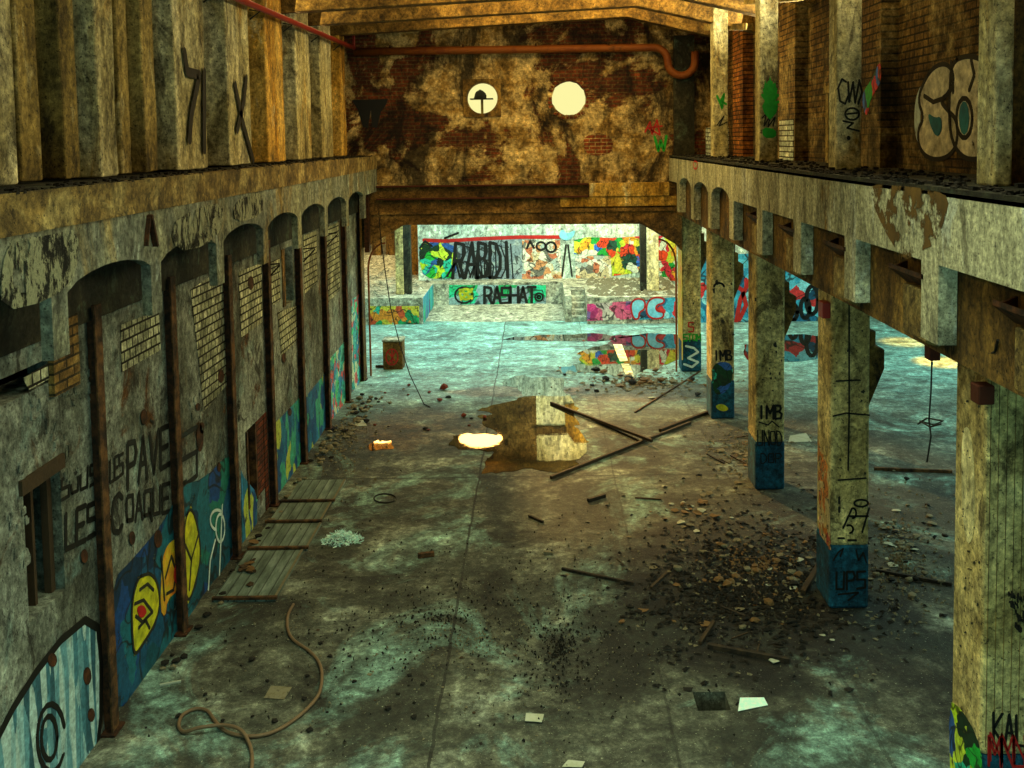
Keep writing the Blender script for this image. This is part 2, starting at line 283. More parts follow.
# ------------------------------------------------------------------ mesh helpers
class MB:
    def __init__(s): s.v = []; s.f = []
    def add(s, vs_, fs):
        k = len(s.v); s.v += [Vector(v) for v in vs_]; s.f += [tuple(i+k for i in f) for f in fs]; return s
    def box(s, x0, x1, y0, y1, z0, z1):
        return s.add([(x, y, z) for z in (z0, z1) for (x, y) in ((x0, y0), (x1, y0), (x1, y1), (x0, y1))],
              [(3, 2, 1, 0), (4, 5, 6, 7), (0, 1, 5, 4), (1, 2, 6, 5), (2, 3, 7, 6), (3, 0, 4, 7)])
    def prism(s, poly, axis, a, b):
        def p(u, v, w): return {'X': (w, u, v), 'Y': (u, w, v), 'Z': (u, v, w)}[axis]
        n = len(poly)
        vs_ = [p(u, v, a) for u, v in poly]+[p(u, v, b) for u, v in poly]
        return s.add(vs_, [tuple(range(n)), tuple(range(2*n-1, n-1, -1))]+[(i, (i+1) % n, (i+1) % n+n, i+n) for i in range(n)])
    def tube(s, path, r, n=8, closed=False):
        P = [Vector(p) for p in path]; m = len(P); k = len(s.v); ref = None
        for i, p in enumerate(P):
            d = (P[(i+1) % m if closed else min(i+1, m-1)]-P[(i-1) % m if closed else max(i-1, 0)]).normalized()
            if ref is None: ref = Vector((0, 0, 1)) if abs(d.z) < .9 else Vector((1, 0, 0))
            a = d.cross(ref).normalized(); b = a.cross(d).normalized(); ref = b
            rr = r[i] if isinstance(r, (list, tuple)) else r
            for j in range(n):
                t = 2*math.pi*j/n; s.v.append(p+a*math.cos(t)*rr+b*math.sin(t)*rr)
        for i in range(m if closed else m-1):
            for j in range(n):
                a0 = k+i*n; a1 = k+((i+1) % m)*n
                s.f.append((a0+j, a0+(j+1) % n, a1+(j+1) % n, a1+j))
        if not closed: s.f += [tuple(k+j for j in range(n))[::-1], tuple(k+(m-1)*n+j for j in range(n))]
        return s
    def beam(s, a, b, w, h):
        """rectangular bar from a to b"""
        a = Vector(a); b = Vector(b); d = (b-a).normalized(); ref = Vector((0, 0, 1)) if abs(d.z) < .95 else Vector((0, 1, 0))
        u = d.cross(ref).normalized()*w/2; v = u.cross(d).normalized()*h/2
        return s.add([a-u-v, a+u-v, a+u+v, a-u+v, b-u-v, b+u-v, b+u+v, b-u+v], [(0, 1, 2, 3), (7, 6, 5, 4), (0, 4, 5, 1), (1, 5, 6, 2), (2, 6, 7, 3), (3, 7, 4, 0)])
    def build(s, name, mat, parent=None, bevel=0, smooth=False, rough=0, sub=0):
        bm = bmesh.new(); vv = [bm.verts.new(v) for v in s.v]
        for f in s.f:
            try: bm.faces.new([vv[i] for i in f])
            except ValueError: pass
        bm.normal_update()
        big = [f for f in bm.faces if len(f.verts) > 4]
        if big: bmesh.ops.triangulate(bm, faces=big)
        bmesh.ops.recalc_face_normals(bm, faces=bm.faces)
        if sub: bmesh.ops.subdivide_edges(bm, edges=[e for e in bm.edges if e.calc_length() > .25], cuts=sub, use_grid_fill=True)
        if rough:
            for v in bm.verts: v.co += Vector(noise.noise_vector(v.co*3.1))*rough
        zs = [v.co.z for v in bm.verts]; xs = [v.co.x for v in bm.verts]; ys = [v.co.y for v in bm.verts]
        org = Vector(((min(xs)+max(xs))/2, (min(ys)+max(ys))/2, min(zs)))
        for v in bm.verts: v.co -= org
        me = bpy.data.meshes.new(name); bm.to_mesh(me); bm.free()
        me.materials.append(mat)
        if smooth:
            for p in me.polygons: p.use_smooth = True
        o = bpy.data.objects.new(name, me); COL.objects.link(o); o.location = org
        if bevel:
            b = o.modifiers.new('bevel', 'BEVEL'); b.width = bevel; b.segments = 2; b.limit_method = 'ANGLE'
        if parent is not None:
            o.parent = parent; o.location = org-wloc(parent)
        return o
def wloc(o):
    v = Vector(o.location)
    while o.parent is not None: o = o.parent; v += Vector(o.location)
    return v
def box(*a): return MB().box(*a)
def thing(name, loc, label, cat, group=None):
    o = bpy.data.objects.new(name, None); COL.objects.link(o); o.location = loc; o.empty_display_size = .1
    return tag(o, label, cat, group)
def tag(o, label, cat, group=None, kind=None):
    o['label'] = label; o['category'] = cat
    if group: o['group'] = group
    if kind: o['kind'] = kind
    return o
def struct(o): o['kind'] = 'structure'; return o
def lbl(o, t): o['label'] = t; return o
def relabel_z(o): return o

# painted marks lie on the face they are sprayed on
NRM = {'X+': Vector((1, 0, 0)), 'X-': Vector((-1, 0, 0)), 'Y-': Vector((0, -1, 0)), 'Z+': Vector((0, 0, 1))}
def onplane(plane, p, c):
    return pX(p[0], p[1], c) if plane[0] == 'X' else (pY(p[0], p[1], c) if plane[0] == 'Y' else pZ(p[0], p[1], c))
def strokes(lines, plane, c, w, off=.006, mb=None):
    """lines: lists of pixel points; w: width in metres"""
    mb = mb or MB(); n = NRM[plane]
    for ln in lines:
        P = [onplane(plane, p, c)+n*off for p in ln]
        for a, b in zip(P, P[1:]):
            d = b-a
            if d.length < 1e-5: continue
            s = d.normalized().cross(n)*w/2
            mb.add([a-s, a+s, b+s, b-s, a-s-n*.004, a+s-n*.004, b+s-n*.004, b-s-n*.004], [(0, 1, 2, 3), (0, 4, 5, 1), (1, 5, 6, 2), (2, 6, 7, 3), (3, 7, 4, 0)])
        u = Vector((0, 0, 1)) if plane[0] != 'Z' else Vector((0, 1, 0)); v = u.cross(n)
        for p in P:
            mb.add([p+(u*math.cos(t*math.pi/4)+v*math.sin(t*math.pi/4))*w/2+n*.0008 for t in range(8)], [tuple(range(8))])
    return mb
def blob(poly, plane, c, off=.003, mb=None, smooth=2):
    mb = mb or MB(); n = NRM[plane]
    P = [Vector(p) for p in poly]
    for _ in range(smooth):
        Q = []
        for i in range(len(P)):
            a, b = P[i], P[(i+1) % len(P)]; Q += [a*.75+b*.25, a*.25+b*.75]
        P = Q
    W = [onplane(plane, p, c)+n*off for p in P]; k = len(W)
    mb.add(W+[p-n*.003 for p in W], [tuple(range(k))]+[(i, (i+1) % k, (i+1) % k+k, i+k) for i in range(k)])
    return mb
def outline(poly, smooth=2):
    P = [Vector(p) for p in poly]
    for _ in range(smooth):
        Q = []
        for i in range(len(P)):
            a, b = P[i], P[(i+1) % len(P)]; Q += [a*.75+b*.25, a*.25+b*.75]
        P = Q
    return [tuple(p) for p in P]+[tuple(P[0])]
def arc(cx, cy, rx, ry, a0=0, a1=360, n=14):
    return [(cx+rx*math.cos(math.radians(a0+(a1-a0)*i/n)), cy-ry*math.sin(math.radians(a0+(a1-a0)*i/n))) for i in range(n+1)]
FONT = {'A': [[(0, 0), (.5, 1), (1, 0)], [(.2, .38), (.8, .38)]], 'B': [[(0, 0), (0, 1), (.7, .95), (.8, .75), (.6, .55), (0, .52)], [(.6, .52), (.95, .35), (.8, .05), (0, 0)]],
 'C': [[(1, .85), (.7, 1), (.2, .9), (0, .5), (.2, .1), (.7, 0), (1, .12)]], 'D': [[(0, 0), (0, 1), (.6, .95), (1, .6), (.95, .25), (.5, 0), (0, 0)]],
 'E': [[(1, 1), (0, 1), (0, 0), (1, 0)], [(0, .5), (.8, .5)]], 'F': [[(1, 1), (0, 1), (0, 0)], [(0, .5), (.8, .5)]], 'G': [[(1, .85), (.6, 1), (.1, .8), (0, .4), (.3, 0), (.9, .1), (.95, .45), (.5, .45)]],
 'H': [[(0, 0), (0, 1)], [(1, 0), (1, 1)], [(0, .5), (1, .5)]], 'I': [[(.5, 0), (.5, 1)]], 'K': [[(0, 0), (0, 1)], [(1, 1), (0, .45), (1, 0)]], 'L': [[(0, 1), (0, 0), (1, 0)]],
 'M': [[(0, 0), (0, 1), (.5, .4), (1, 1), (1, 0)]], 'N': [[(0, 0), (0, 1), (1, 0), (1, 1)]], 'O': [[(.1, .1), (0, .5), (.1, .95), (.9, .95), (1, .5), (.9, .08), (.1, .1)]],
 'P': [[(0, 0), (0, 1), (.8, .97), (1, .72), (.8, .5), (0, .48)]], 'Q': [[(0, .1), (0, .95), (.95, .95), (.95, .1), (0, .1)], [(.6, .3), (1.1, -.15)]], 'R': [[(0, 0), (0, 1), (.8, .95), (.95, .7), (.7, .5), (0, .48)], [(.45, .48), (1, 0)]],
 'S': [[(1, .95), (0, .95), (0, .52), (1, .5), (1, .05), (0, .02)]], 'T': [[(0, 1), (1, 1)], [(.5, 1), (.5, 0)]], 'U': [[(0, 1), (0, .05), (.9, .05), (.95, 1)]], 'V': [[(0, 1), (.5, 0), (1, 1)]],
 'W': [[(0, 1), (.25, 0), (.5, .7), (.75, 0), (1, 1)]], 'X': [[(0, 0), (1, 1)], [(0, 1), (1, 0)]], '2': [[(0, .8), (.4, 1), (.9, .8), (.7, .5), (0, 0), (1, 0)]], '7': [[(0, 1), (1, 1), (.3, 0)], [(.25, .5), (.8, .5)]]}
def text(s, quad, plane, c, w, off=.007, gap=.22, mb=None):
    bl, br, tr, tl = [Vector(q) for q in quad]; n = len(s); L = []
    for i, ch in enumerate(s):
        for ln in FONT[ch]:
            L.append([tuple((bl*(1-u)+br*u)*(1-v)+(tl*(1-u)+tr*u)*v) for u, v in [((i+gap/2+(1-gap)*a)/n, b) for a, b in ln]])
    return strokes(L, plane, c, w, off, mb)

# ================================================================== SETTING
# floor with a square pit
hx0, hx1, hy0, hy1 = 1.43, 1.74, 9.02, 9.34
f = MB()
for (a, b, c, d) in ((-9, hx0, -3, 45), (hx1, 24, -3, 45), (hx0, hx1, -3, hy0), (hx0, hx1, hy1, 45)): f.box(a, b, c, d, -.3, 0)
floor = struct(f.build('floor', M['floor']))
pit = MB().box(hx0, hx1, hy0, hy1, -.34, -.2); pitl = lbl(pit.build('drain_pit_bottom', M['conc_dark'], floor), 'dark square pit sunk in the floor')

# --- left lower wall with openings
def wall_rects(X0, X1, u0, u1, v0, v1, holes):
    us = sorted({u0, u1, *[h[0] for h in holes], *[h[1] for h in holes]}); vsn = sorted({v0, v1, *[h[2] for h in holes], *[h[3] for h in holes]})
    mb = MB()
    for a, b in zip(us, us[1:]):
        run = None
        for c, d in zip(vsn, vsn[1:]):
            cu, cv = (a+b)/2, (c+d)/2
            if any(h[0] < cu < h[1] and h[2] < cv < h[3] for h in holes): continue
            mb.box(X0, X1, a, b, c, d)
    return mb
XL = -4.04
HW = (7.62, 8.22, 1.62, 2.68); HD = (13.42, 14.30, .34, 1.42)
q0 = pX(281, 250, XL); q1 = pX(294, 300, XL); HT = (q0.y, q1.y, q1.z, q0.z)
g0 = pX(22, 372, XL); g1 = pX(68, 352, XL); HG = (7.05, 8.45, 3.42, 3.62)
wl = struct(wall_rects(XL-.35, XL, -2, 22.4, 0, 4.95, [HW, HD, HT, HG]).build('wall_left', M['wall_low']))
# rooms behind the openings
bk = MB()
bk.box(XL-2.2, XL-2.0, 5, 18, 0, 4.95); bk.box(XL-2.2, XL-.35, 4.9, 5, 0, 4.95); bk.box(XL-2.2, XL-.35, 18, 18.1, 0, 4.95); bk.box(XL-2.2, XL-.35, 5, 18, 4.8, 4.95)
struct(bk.build('wall_outer_left', M['conc_brown']))
bj = MB().box(XL-.36, XL+.004, HD[1]-.36, HD[1]+.02, HD[2], HD[3]); bj.box(XL-.36, XL+.012, HD[1]-.02, HD[1]+.16, .0, HD[3])
lbl(bj.build('brick_jamb', M['brick_red'], wl), 'red brick door jamb')
wf = MB()
wf.box(XL-.2, XL+.03, HW[0]-.06, HW[1]+.04, HW[3]-.02, HW[3]+.1); wf.box(XL-.2, XL-.05, HW[0], HW[0]+.04, HW[2], HW[3]); wf.box(XL-.14, XL-.08, HW[1]-.07, HW[1], HW[2], HW[3]); wf.box(XL-.18, XL-.1, HW[0]+.3, HW[0]+.34, HW[2], HW[3])
lbl(wf.build('window_frame', M['wood'], wl), 'splintered wooden frame of the small window')
df = MB(); df.box(XL-.1, XL+.02, HD[0], HD[0]+.06, HD[2], HD[3]); df.box(XL-.1, XL+.02, HD[0]+.4, HD[0]+.46, HD[2], HD[3]); lbl(df.build('door_post', M['rust'], wl), 'rusty post in the low doorway')
tf = MB(); tf.box(XL-.3, XL+.015, HT[0], HT[0]+.16, HT[2], HT[3]); lbl(tf.build('shutter', M['conc_brown'], wl), 'brown boarded strip in the tall slot window')
# dark edge beam of the wall under the deck
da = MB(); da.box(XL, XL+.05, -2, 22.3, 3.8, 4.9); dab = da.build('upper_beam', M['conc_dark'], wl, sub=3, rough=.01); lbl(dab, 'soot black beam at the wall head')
# white brick patches
def patch(name, mat, polys, c=XL, plane='X+', off=.008, sm=0, parent=wl, label=None):
    for p in polys:
        o = blob(p, plane, c, off, None, sm).build(name, mat, parent)
        if label: lbl(o, label)
    return o
patch('brick_patch', M['brick_white'], [[(120, 325), (158, 310), (160, 350), (121, 372)]], label='patch of bare white brick left of the second strut')
patch('brick_patch', M['brick_white'], [[(190, 290), (222, 268), (226, 385), (203, 412), (198, 360)]], label='tall patch of bare white brick')
patch('brick_patch', M['brick_white'], [[(238, 272), (261, 263), (262, 322), (241, 338)]], label='bright patch of white brick')
patch('brick_patch', M['brick_white'], [[(303, 236), (316, 230), (317, 282), (304, 294)], [(326, 228), (338, 222), (340, 290), (328, 302)]], label='far patches of white brick')
patch('brick_patch', M['brick_white'], [[(277, 312), (296, 306), (297, 340), (281, 356)], [(270, 262), (279, 258), (280, 300), (271, 306)]], label='yellowed white brick under the tall slot')
patch('brick_patch', M['brick_white'], [[(22, 378), (66, 352), (68, 368), (28, 390)]], label='row of white brick under the open gap')
bp = MB().box(XL, XL+.05, 8.1, 8.56, 3.3, 3.95); lbl(bp.build('brick_pier', M['brick_up'], wl), 'brown brick pier beside the first post')
# spalled parts of the plaster: rough broken lumps round the gap and window
def lumps(mb, pts, n, rad, plane, c, s0, s1):
    for _ in range(n):
        a = rnd.choice(pts); p = onplane(plane, (a[0]+rnd.uniform(-rad, rad), a[1]+rnd.uniform(-rad, rad)), c)
        s = rnd.uniform(s0, s1); k = [Vector((rnd.uniform(-1, 1), rnd.uniform(-1, 1), rnd.uniform(-1, 1))).normalized()*s for _ in range(8)]
        mb.add([p+Vector(((-1 if i & 1 else 1)*s*rnd.uniform(.4, 1)*.35, (-1 if i & 2 else 1)*s*rnd.uniform(.4, 1.2), (-1 if i & 4 else 1)*s*rnd.uniform(.4, 1))) for i in range(8)],
               [(0, 1, 3, 2), (4, 6, 7, 5), (0, 4, 5, 1), (2, 3, 7, 6), (0, 2, 6, 4), (1, 5, 7, 3)])
lm = MB(); lumps(lm, [(78, 385), (84, 392), (70, 395), (40, 410), (55, 430), (62, 445), (30, 440), (20, 470), (20, 560), (70, 470), (18, 520), (90, 380), (195, 400), (200, 420), (232, 395), (234, 410)], 150, 9, 'X+', XL, .02, .06)
o = lm.build('broken_plaster', M['wall_low'], wl); o['kind'] = 'stuff'
# round holes knocked in the plaster
def ring(mb, plane, c, x, y, rx, ry, off=.01): blob(arc(x, y, rx, ry, 0, 345, 12), plane, c, off, mb, 0)
hl = MB()
for (x, y, rx, ry) in ((143, 417, 3.2, 8), (199, 438, 3.5, 14), (197, 402+5, 2.5, 4), (218, 468-1, 2, 5), (83, 556, 3.5, 7), (157, 539, 4, 9), (51, 660, 4.5, 7), (86, 676, 4, 9), (90, 715, 3.5, 7), (131, 541-3, 3, 7), (289, 412, 2, 4), (283, 358, 2, 5), (220, 376, 3, 7), (201, 428, 2.5, 6), (250, 283, 3, 7)):
    ring(hl, 'X+', XL, x, y, rx, ry, .014)
lbl(hl.build('knocked_hole', M['rust_dark'], wl), 'dark holes knocked through the plaster')
# --- graffiti on the left wall
patch('painted_dado', M['mural_teal'], [[(112, 580), (135, 556), (165, 520), (180, 486), (205, 478), (229, 452), (236, 470), (239, 552), (205, 590), (184, 626), (116, 728), (108, 650)]], sm=1, label='teal and blue painted lower wall')
patch('painted_dado', M['mural_blue'], [[(240.5, 470), (244, 478), (254, 490), (257, 500), (256, 532), (242, 549)], [(274, 424), (299, 398), (304, 462), (276, 500)], [(306, 396), (326, 372), (327, 424), (308, 456)]], sm=0, label='blue painted lower wall with yellow streaks')
patch('painted_dado', M['mural_mix'], [[(329, 360), (347, 338), (349, 398), (331, 420)], [(351, 300), (362, 292), (367, 374), (352, 392)]], sm=0, label='turquoise and pink painted lower wall')
patch('drip_painting', M['drip'], [[(-20, 770), (12, 708), (35, 672), (60, 640), (84, 620), (97, 628), (100, 660), (100, 715), (92, 790), (-20, 800)]], sm=1, label='pale blue dripping oval painting')
olp = [(-20, 770), (12, 708), (35, 672), (60, 640), (84, 620), (97, 628), (100, 660), (100, 715), (92, 790)]
mb = strokes([olp], 'X+', XL, .07, .012); strokes([arc(50, 738, 14, 34, 20, 330), arc(48, 738, 8, 22)], 'X+', XL, .045, .012, mb)
lbl(mb.build('painted_outline', M['spray'], wl), 'black outline of the pale blue oval')
YB = [[(137, 577), (143, 575), (149, 573), (156, 582), (159, 603), (155, 620), (148, 634), (140, 646), (133, 656), (131, 640), (130, 612), (132, 594)], [(184, 518), (190, 506), (197, 528), (200, 556), (194, 584), (187, 604), (183, 585), (182, 545)]]
patch('yellow_shape', M['yellow_p'], YB, off=.014, label='yellow leaf shapes sprayed on teal')
patch('orange_shape', M['orange_p'], [[(161, 560), (166, 545), (175, 538), (178, 560), (177, 590), (166, 600), (164, 618), (159, 610)]], off=.014, sm=1, label='orange and yellow sprayed letter')
mb = strokes([outline(p) for p in YB]+[[(164, 578), (170, 556), (175, 572), (172, 590), (165, 594)], [(133, 604), (142, 600), (151, 612), (141, 622), (134, 616)], [(137, 628), (144, 620), (148, 628)], [(184, 545), (190, 560), (197, 535)], [(190, 560), (188, 590)], [(160, 556), (163, 600)], [(138, 590), (146, 584), (152, 590)]], 'X+', XL, .035, .018)
mb2_ = blob([(134, 608), (141, 604), (146, 612), (139, 620)], 'X+', XL, .02); blob([(172, 570), (176, 560), (178, 580), (173, 585)], 'X+', XL, .02, mb2_); lbl(mb2_.build('red_fill', M['red_p'], wl), 'red flecks in the yellow shapes')
lbl(mb.build('leaf_outline', M['spray_dk'], wl), 'dark outline round the yellow leaves')
mb = strokes([arc(219, 528, 4.5, 14), [(221, 505), (218, 580)], [(214, 540), (209, 560), (207, 590)], arc(216, 520, 7, 10, 60, 250)], 'X+', XL, .035, .018); lbl(mb.build('white_tag', M['white_p'], wl), 'white circle and line tag')
mb = text('SOUS', [(60, 501), (98, 482), (98, 461), (60, 479)], 'X+', XL, .032)
text('LES', [(64, 550), (97, 534), (97, 500), (64, 515)], 'X+', XL, .05, mb=mb)
text('LES', [(109, 483), (123, 474), (123, 452), (109, 461)], 'X+', XL, .035, mb=mb)
text('PAVE', [(126, 490), (170, 463), (170, 425), (126, 444)], 'X+', XL, .06, mb=mb)
text('S', [(180, 490), (197, 478), (197, 424), (180, 434)], 'X+', XL, .06, gap=.05, mb=mb)
text('C', [(111, 537), (122, 530), (122, 492), (111, 498)], 'X+', XL, .055, gap=.05, mb=mb)
text('OAQUE', [(125, 524), (170, 511), (170, 483), (125, 496)], 'X+', XL, .045, mb=mb)
text('S', [(178, 508), (186, 504), (186, 480), (178, 484)], 'X+', XL, .045, gap=.05, mb=mb)
strokes([[(150, 420), (153, 423)]], 'X+', XL, .03, mb=mb)
lbl(mb.build('sprayed_lettering', M['spray'], wl), 'black capital lettering reading SOUS LES PAVES LES COAQUES')

# --- rusty posts against the left wall
POSTN = ['nearest the camera, beside the pale oval painting', 'between the yellow leaves and the lettering', 'beside the low brick doorway, nearer side', 'just beyond the low brick doorway', 'fifth along the left wall', 'sixth along the left wall', 'seventh along the left wall, by the pink paint', 'at the far corner of the hall']
for i, yf in enumerate((8.92, 10.76, 12.76, 14.62, 16.55, 18.52, 20.45, 22.3)):
    t = thing('steel_post', (XL+.05, yf-.09, 0), 'rusty steel post on the left wall, '+POSTN[i], 'post', 'rusty posts on the left wall')
    w = .07 if i < 7 else .18
    web = MB(); web.box(XL+.002, XL+.10, yf-.095, yf-.075, .02, 3.94); web.build('web', M['rust_dark'], t)
    fl = MB(); fl.box(XL+.09, XL+.105, yf-.085-w, yf-.085+w, .02, 3.94); fl.build('flange', M['rust'] if i != 7 else M['conc_brown'], t)
    ba = MB(); ba.box(XL+.003, XL+.14, yf-.2, yf+.03, 0, .02); ba.build('base_plate', M['rust_dark'], t)
# --- upper left wall
wu = struct(MB().box(-5.0, -4.75, -2, 22.4, 4.95, 8.2).build('wall_upper_left', M['brick_up'], sub=0))
def pil(x0, x1, y0, y1, mat, label, name='wall_pilaster', grp='pilasters on the left balcony', z1=8.0, z0=5.06):
    o = MB().box(x0, x1, y0, y1, z0, z1).build(name, mat, bevel=.02, sub=4, rough=.012); tag(o, label, 'pilaster', grp); return o
near = pil(-4.74, -4.12, 7.55, 7.95, M['conc_light'], 'pale concrete pilaster at the left edge of the picture')
pil(-4.74, -4.3, 8.35, 8.7, M['conc_up'], 'olive concrete pilaster second from the left edge')
pil(-4.74, -4.22, 8.95, 9.25, M['conc_up'], 'olive concrete pilaster third from the left edge')
pil(-4.74, -4.12, 9.45, 9.85, M['conc_light'], 'narrow pale concrete pilaster with red scribble')
pil(-4.74, -4.25, 10.25, 10.5, M['conc_up'], 'olive concrete pilaster with a thin pale edge')
pil(-4.74, -4.2, 10.75, 11.1, M['conc_up'], 'olive concrete pilaster just before the first black tag')
wide = []
LBW = ['with the black hooked stroke', 'with the big black X', 'ochre streaked, third of the wide ones', 'fourth of the wide ones, pale bottom', 'fifth of the wide ones, near the end wall']
for i, y in enumerate((11.42, 13.36, 15.28, 17.2, 19.12)):
    wide.append(pil(-4.74, -4.1, y, y+1.05, M['conc_light'] if i < 2 else M['conc_ochre'] if i == 2 else M['conc_light'], 'wide pale concrete pilaster '+LBW[i]))
    pil(-4.74, -4.3, y+1.32, y+1.6, M['conc_brown'], 'brown recessed pilaster beyond the wide one '+LBW[i].replace('with the ', 'bearing the '))
wide.append(pil(-4.74, -4.1, 21.05, 21.6, M['conc_ochre'], 'last ochre pilaster against the end wall'))
mb = strokes([[(183, 52), (186, 72), (198, 75), (190, 115), (188, 140)], [(203, 72), (203, 150)]], 'X+', -4.09, .12, .02); lbl(mb.build('black_tag', M['spray'], wide[0]), 'black hooked stroke and bar')
mb = strokes([[(245, 78), (243, 100), (236, 130)], [(234, 85), (241, 120), (252, 160)]], 'X+', -4.09, .12, .02); lbl(mb.build('black_tag', M['spray'], wide[1]), 'black X')
mb = text('27', [(6, 84), (22, 84), (24, 62), (6, 60)], 'X+', -4.74, .03, gap=.3)
strokes([[(8, 110), (12, 92), (18, 92), (20, 106), (26, 94), (30, 108), (24, 112)], [(20, 130), (30, 118)], [(12, 155), (40, 152)], [(12, 170), (38, 176)], [(28, 125), (31, 145)]], 'X+', -4.74, .025, mb=mb)
lbl(mb.build('scribble', M['spray'], wu), 'small black scribbles on brick')

# --- left balcony
def front_beam(X0, X1, zt, zb, zs, fars, w, arched, y_end=22.39, rise=.2, y0=-1.5):
    """edge beam in the YZ plane: solid above, struts hanging down, openings between"""
    mb = MB()
    def q(a, za, b, zb2): mb.prism([(a, za), (b, zb2), (b, zt), (a, zt)], 'X', X0, X1)
    q(y0, zb, fars[0]-w, zb)
    for i, yf in enumerate(fars):
        q(yf-w, zs, yf, zs)
        nx = fars[i+1]-w if i+1 < len(fars) else y_end
        if arched(i) and i+1 < len(fars):
            z_ = [zb+rise*math.sin(math.pi*k/10)**.6 for k in range(11)]
            for k in range(10): q(yf+(nx-yf)*k/10, z_[k], yf+(nx-yf)*(k+1)/10, z_[k+1])
        else: q(yf, zb, nx, zb)
    return mb
LF = [1.9*k+5.67-1.9*3 for k in range(0, 12)]
bl = thing('concrete_balcony', (-4.0, 10, 5.0), 'long grey-green concrete balcony with arched openings along the left wall', 'balcony')
front_beam(-3.69, -3.60, 4.97, 4.24, 3.77, [y for y in LF if y < 22], .25, lambda i: True, rise=.13).build('edge_beam', M['balc_left'], bl)
cp = MB().box(-3.7, -3.585, -1.5, 22.39, 4.74, 5.04); cp.build('coping', M['balc_cap'], bl, sub=5, rough=.015)
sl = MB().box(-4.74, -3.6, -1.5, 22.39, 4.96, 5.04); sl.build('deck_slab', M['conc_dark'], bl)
# broken concrete along the edge
def edge_rub(x0, x1, z, n, s, parent, seed, ya=4, yb=22.2):
    r = random.Random(seed); mb = MB()
    for _ in range(n):
        x = r.uniform(x0, x1); y = ya+(yb-ya)*r.random()**1.3; a = r.uniform(.5, 1)*s
        mb.add([(x+(-1 if i & 1 else 1)*a*r.uniform(.5, 1), y+(-1 if i & 2 else 1)*a*r.uniform(.5, 1.6), z+(0 if i & 4 else a*r.uniform(.6, 1.3))) for i in range(8)],
               [(0, 1, 3, 2), (4, 6, 7, 5), (0, 4, 5, 1), (2, 3, 7, 6), (0, 2, 6, 4), (1, 5, 7, 3)])
    o = mb.build('crumbled_edge', M['stone_dk'], parent); o['kind'] = 'stuff'; return o
edge_rub(-3.72, -3.59, 5.03, 380, .022, bl, 3); edge_rub(-4.1, -3.7, 5.035, 260, .03, bl, 4)
patch('spalled_patch', M['spall'], [[(0, 265), (10, 240), (50, 235), (78, 228), (75, 275), (50, 300), (0, 312)], [(168, 226), (195, 208), (222, 202), (222, 228), (205, 246), (176, 252)], [(232, 203), (256, 192), (262, 196), (262, 215), (234, 224)]], c=-3.60, off=.012, sm=1, parent=bl, label='pitted spalled concrete')
rb = MB(); rb.beam(pX(150, 215, -3.57), pX(156, 246, -3.57), .05, .03); rb.beam(pX(146, 246, -3.58), pX(149, 216, -3.58), .04, .02); rb.build('loose_bar', M['rust_dark'], bl)
for (x, y) in ((266, 265), (303, 249), (327, 234)):
    p = pX(x, y, -4.0); mb = MB(); mb.tube([p+Vector((0, 0, 0)), p+Vector((.2, 0, .02)), p+Vector((.2, 0, -.01)), p+Vector((0, 0, -.22))], .012, 6); tag(mb.build('wall_bracket', M['black']), {266: 'black triangular bracket by the bright brick patch', 303: 'black triangular bracket above the slot window bay', 327: 'black triangular bracket farthest along the left wall'}[x], 'bracket', 'brackets on the left wall')

# --- right balcony
XR = 2.95
RF = [7.66+1.93*k for k in range(-4, 8)]
br = thing('concrete_balcony', (3.6, 10, 4.9), 'long pale concrete balcony on columns along the right side', 'balcony')
front_beam(XR, XR+.14, 4.93, 4.39, 3.79, RF, .33, lambda i: i >= 8, rise=.15).build('edge_beam', M['balc_right'], br)
MB().box(XR+.15, XR+.285, -1.5, 22.39, 3.66, 4.9).build('back_plate', M['conc_brown'], br, sub=3)
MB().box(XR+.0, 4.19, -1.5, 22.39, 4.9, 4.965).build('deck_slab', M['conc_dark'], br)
edge_rub(XR+.02, XR+.2, 4.96, 460, .03, br, 5); edge_rub(XR+.2, 3.9, 4.96, 420, .035, br, 6)
for k, yf in enumerate(RF[3:]):
    y1 = yf+.72; y0 = yf-.02-.02
    if y1 > 16: continue
    cb_ = MB().prism([(XR+.04, 3.74), (XR+.152, 3.7), (XR+.152, 4.14), (XR+.04, 4.14)], 'Y', y0+.02, y1-.22).build('chute_box', M['balc_cap'], br, bevel=.012)
    h = MB().prism([(XR-.0, 4.24), (XR+.15, 4.12), (XR+.15, 4.15), (XR+.0, 4.28)], 'Y', y0, y1); h.prism([(XR-.0, 4.24), (XR+.15, 4.12), (XR+.15, 4.3)], 'Y', y1-.03, y1)
    h.build('chute_lip', M['rust_dark'], cb_)
mb = MB(); o_ = patch('peeled_stain', M['stain'], [[(868, 184), (905, 186), (935, 190), (950, 198), (945, 220), (935, 245), (922, 250), (906, 262), (890, 240), (880, 220), (872, 200)]], c=XR, plane='X-', off=.004, sm=1, parent=br, label='brown stain where the limewash peeled')
mb = strokes([arc(695.6, 165, 2, 4)], 'X-', XR, .03, .006); lbl(mb.build('red_mark', M['red_p'], br), 'small red mark on the far end of the balcony')

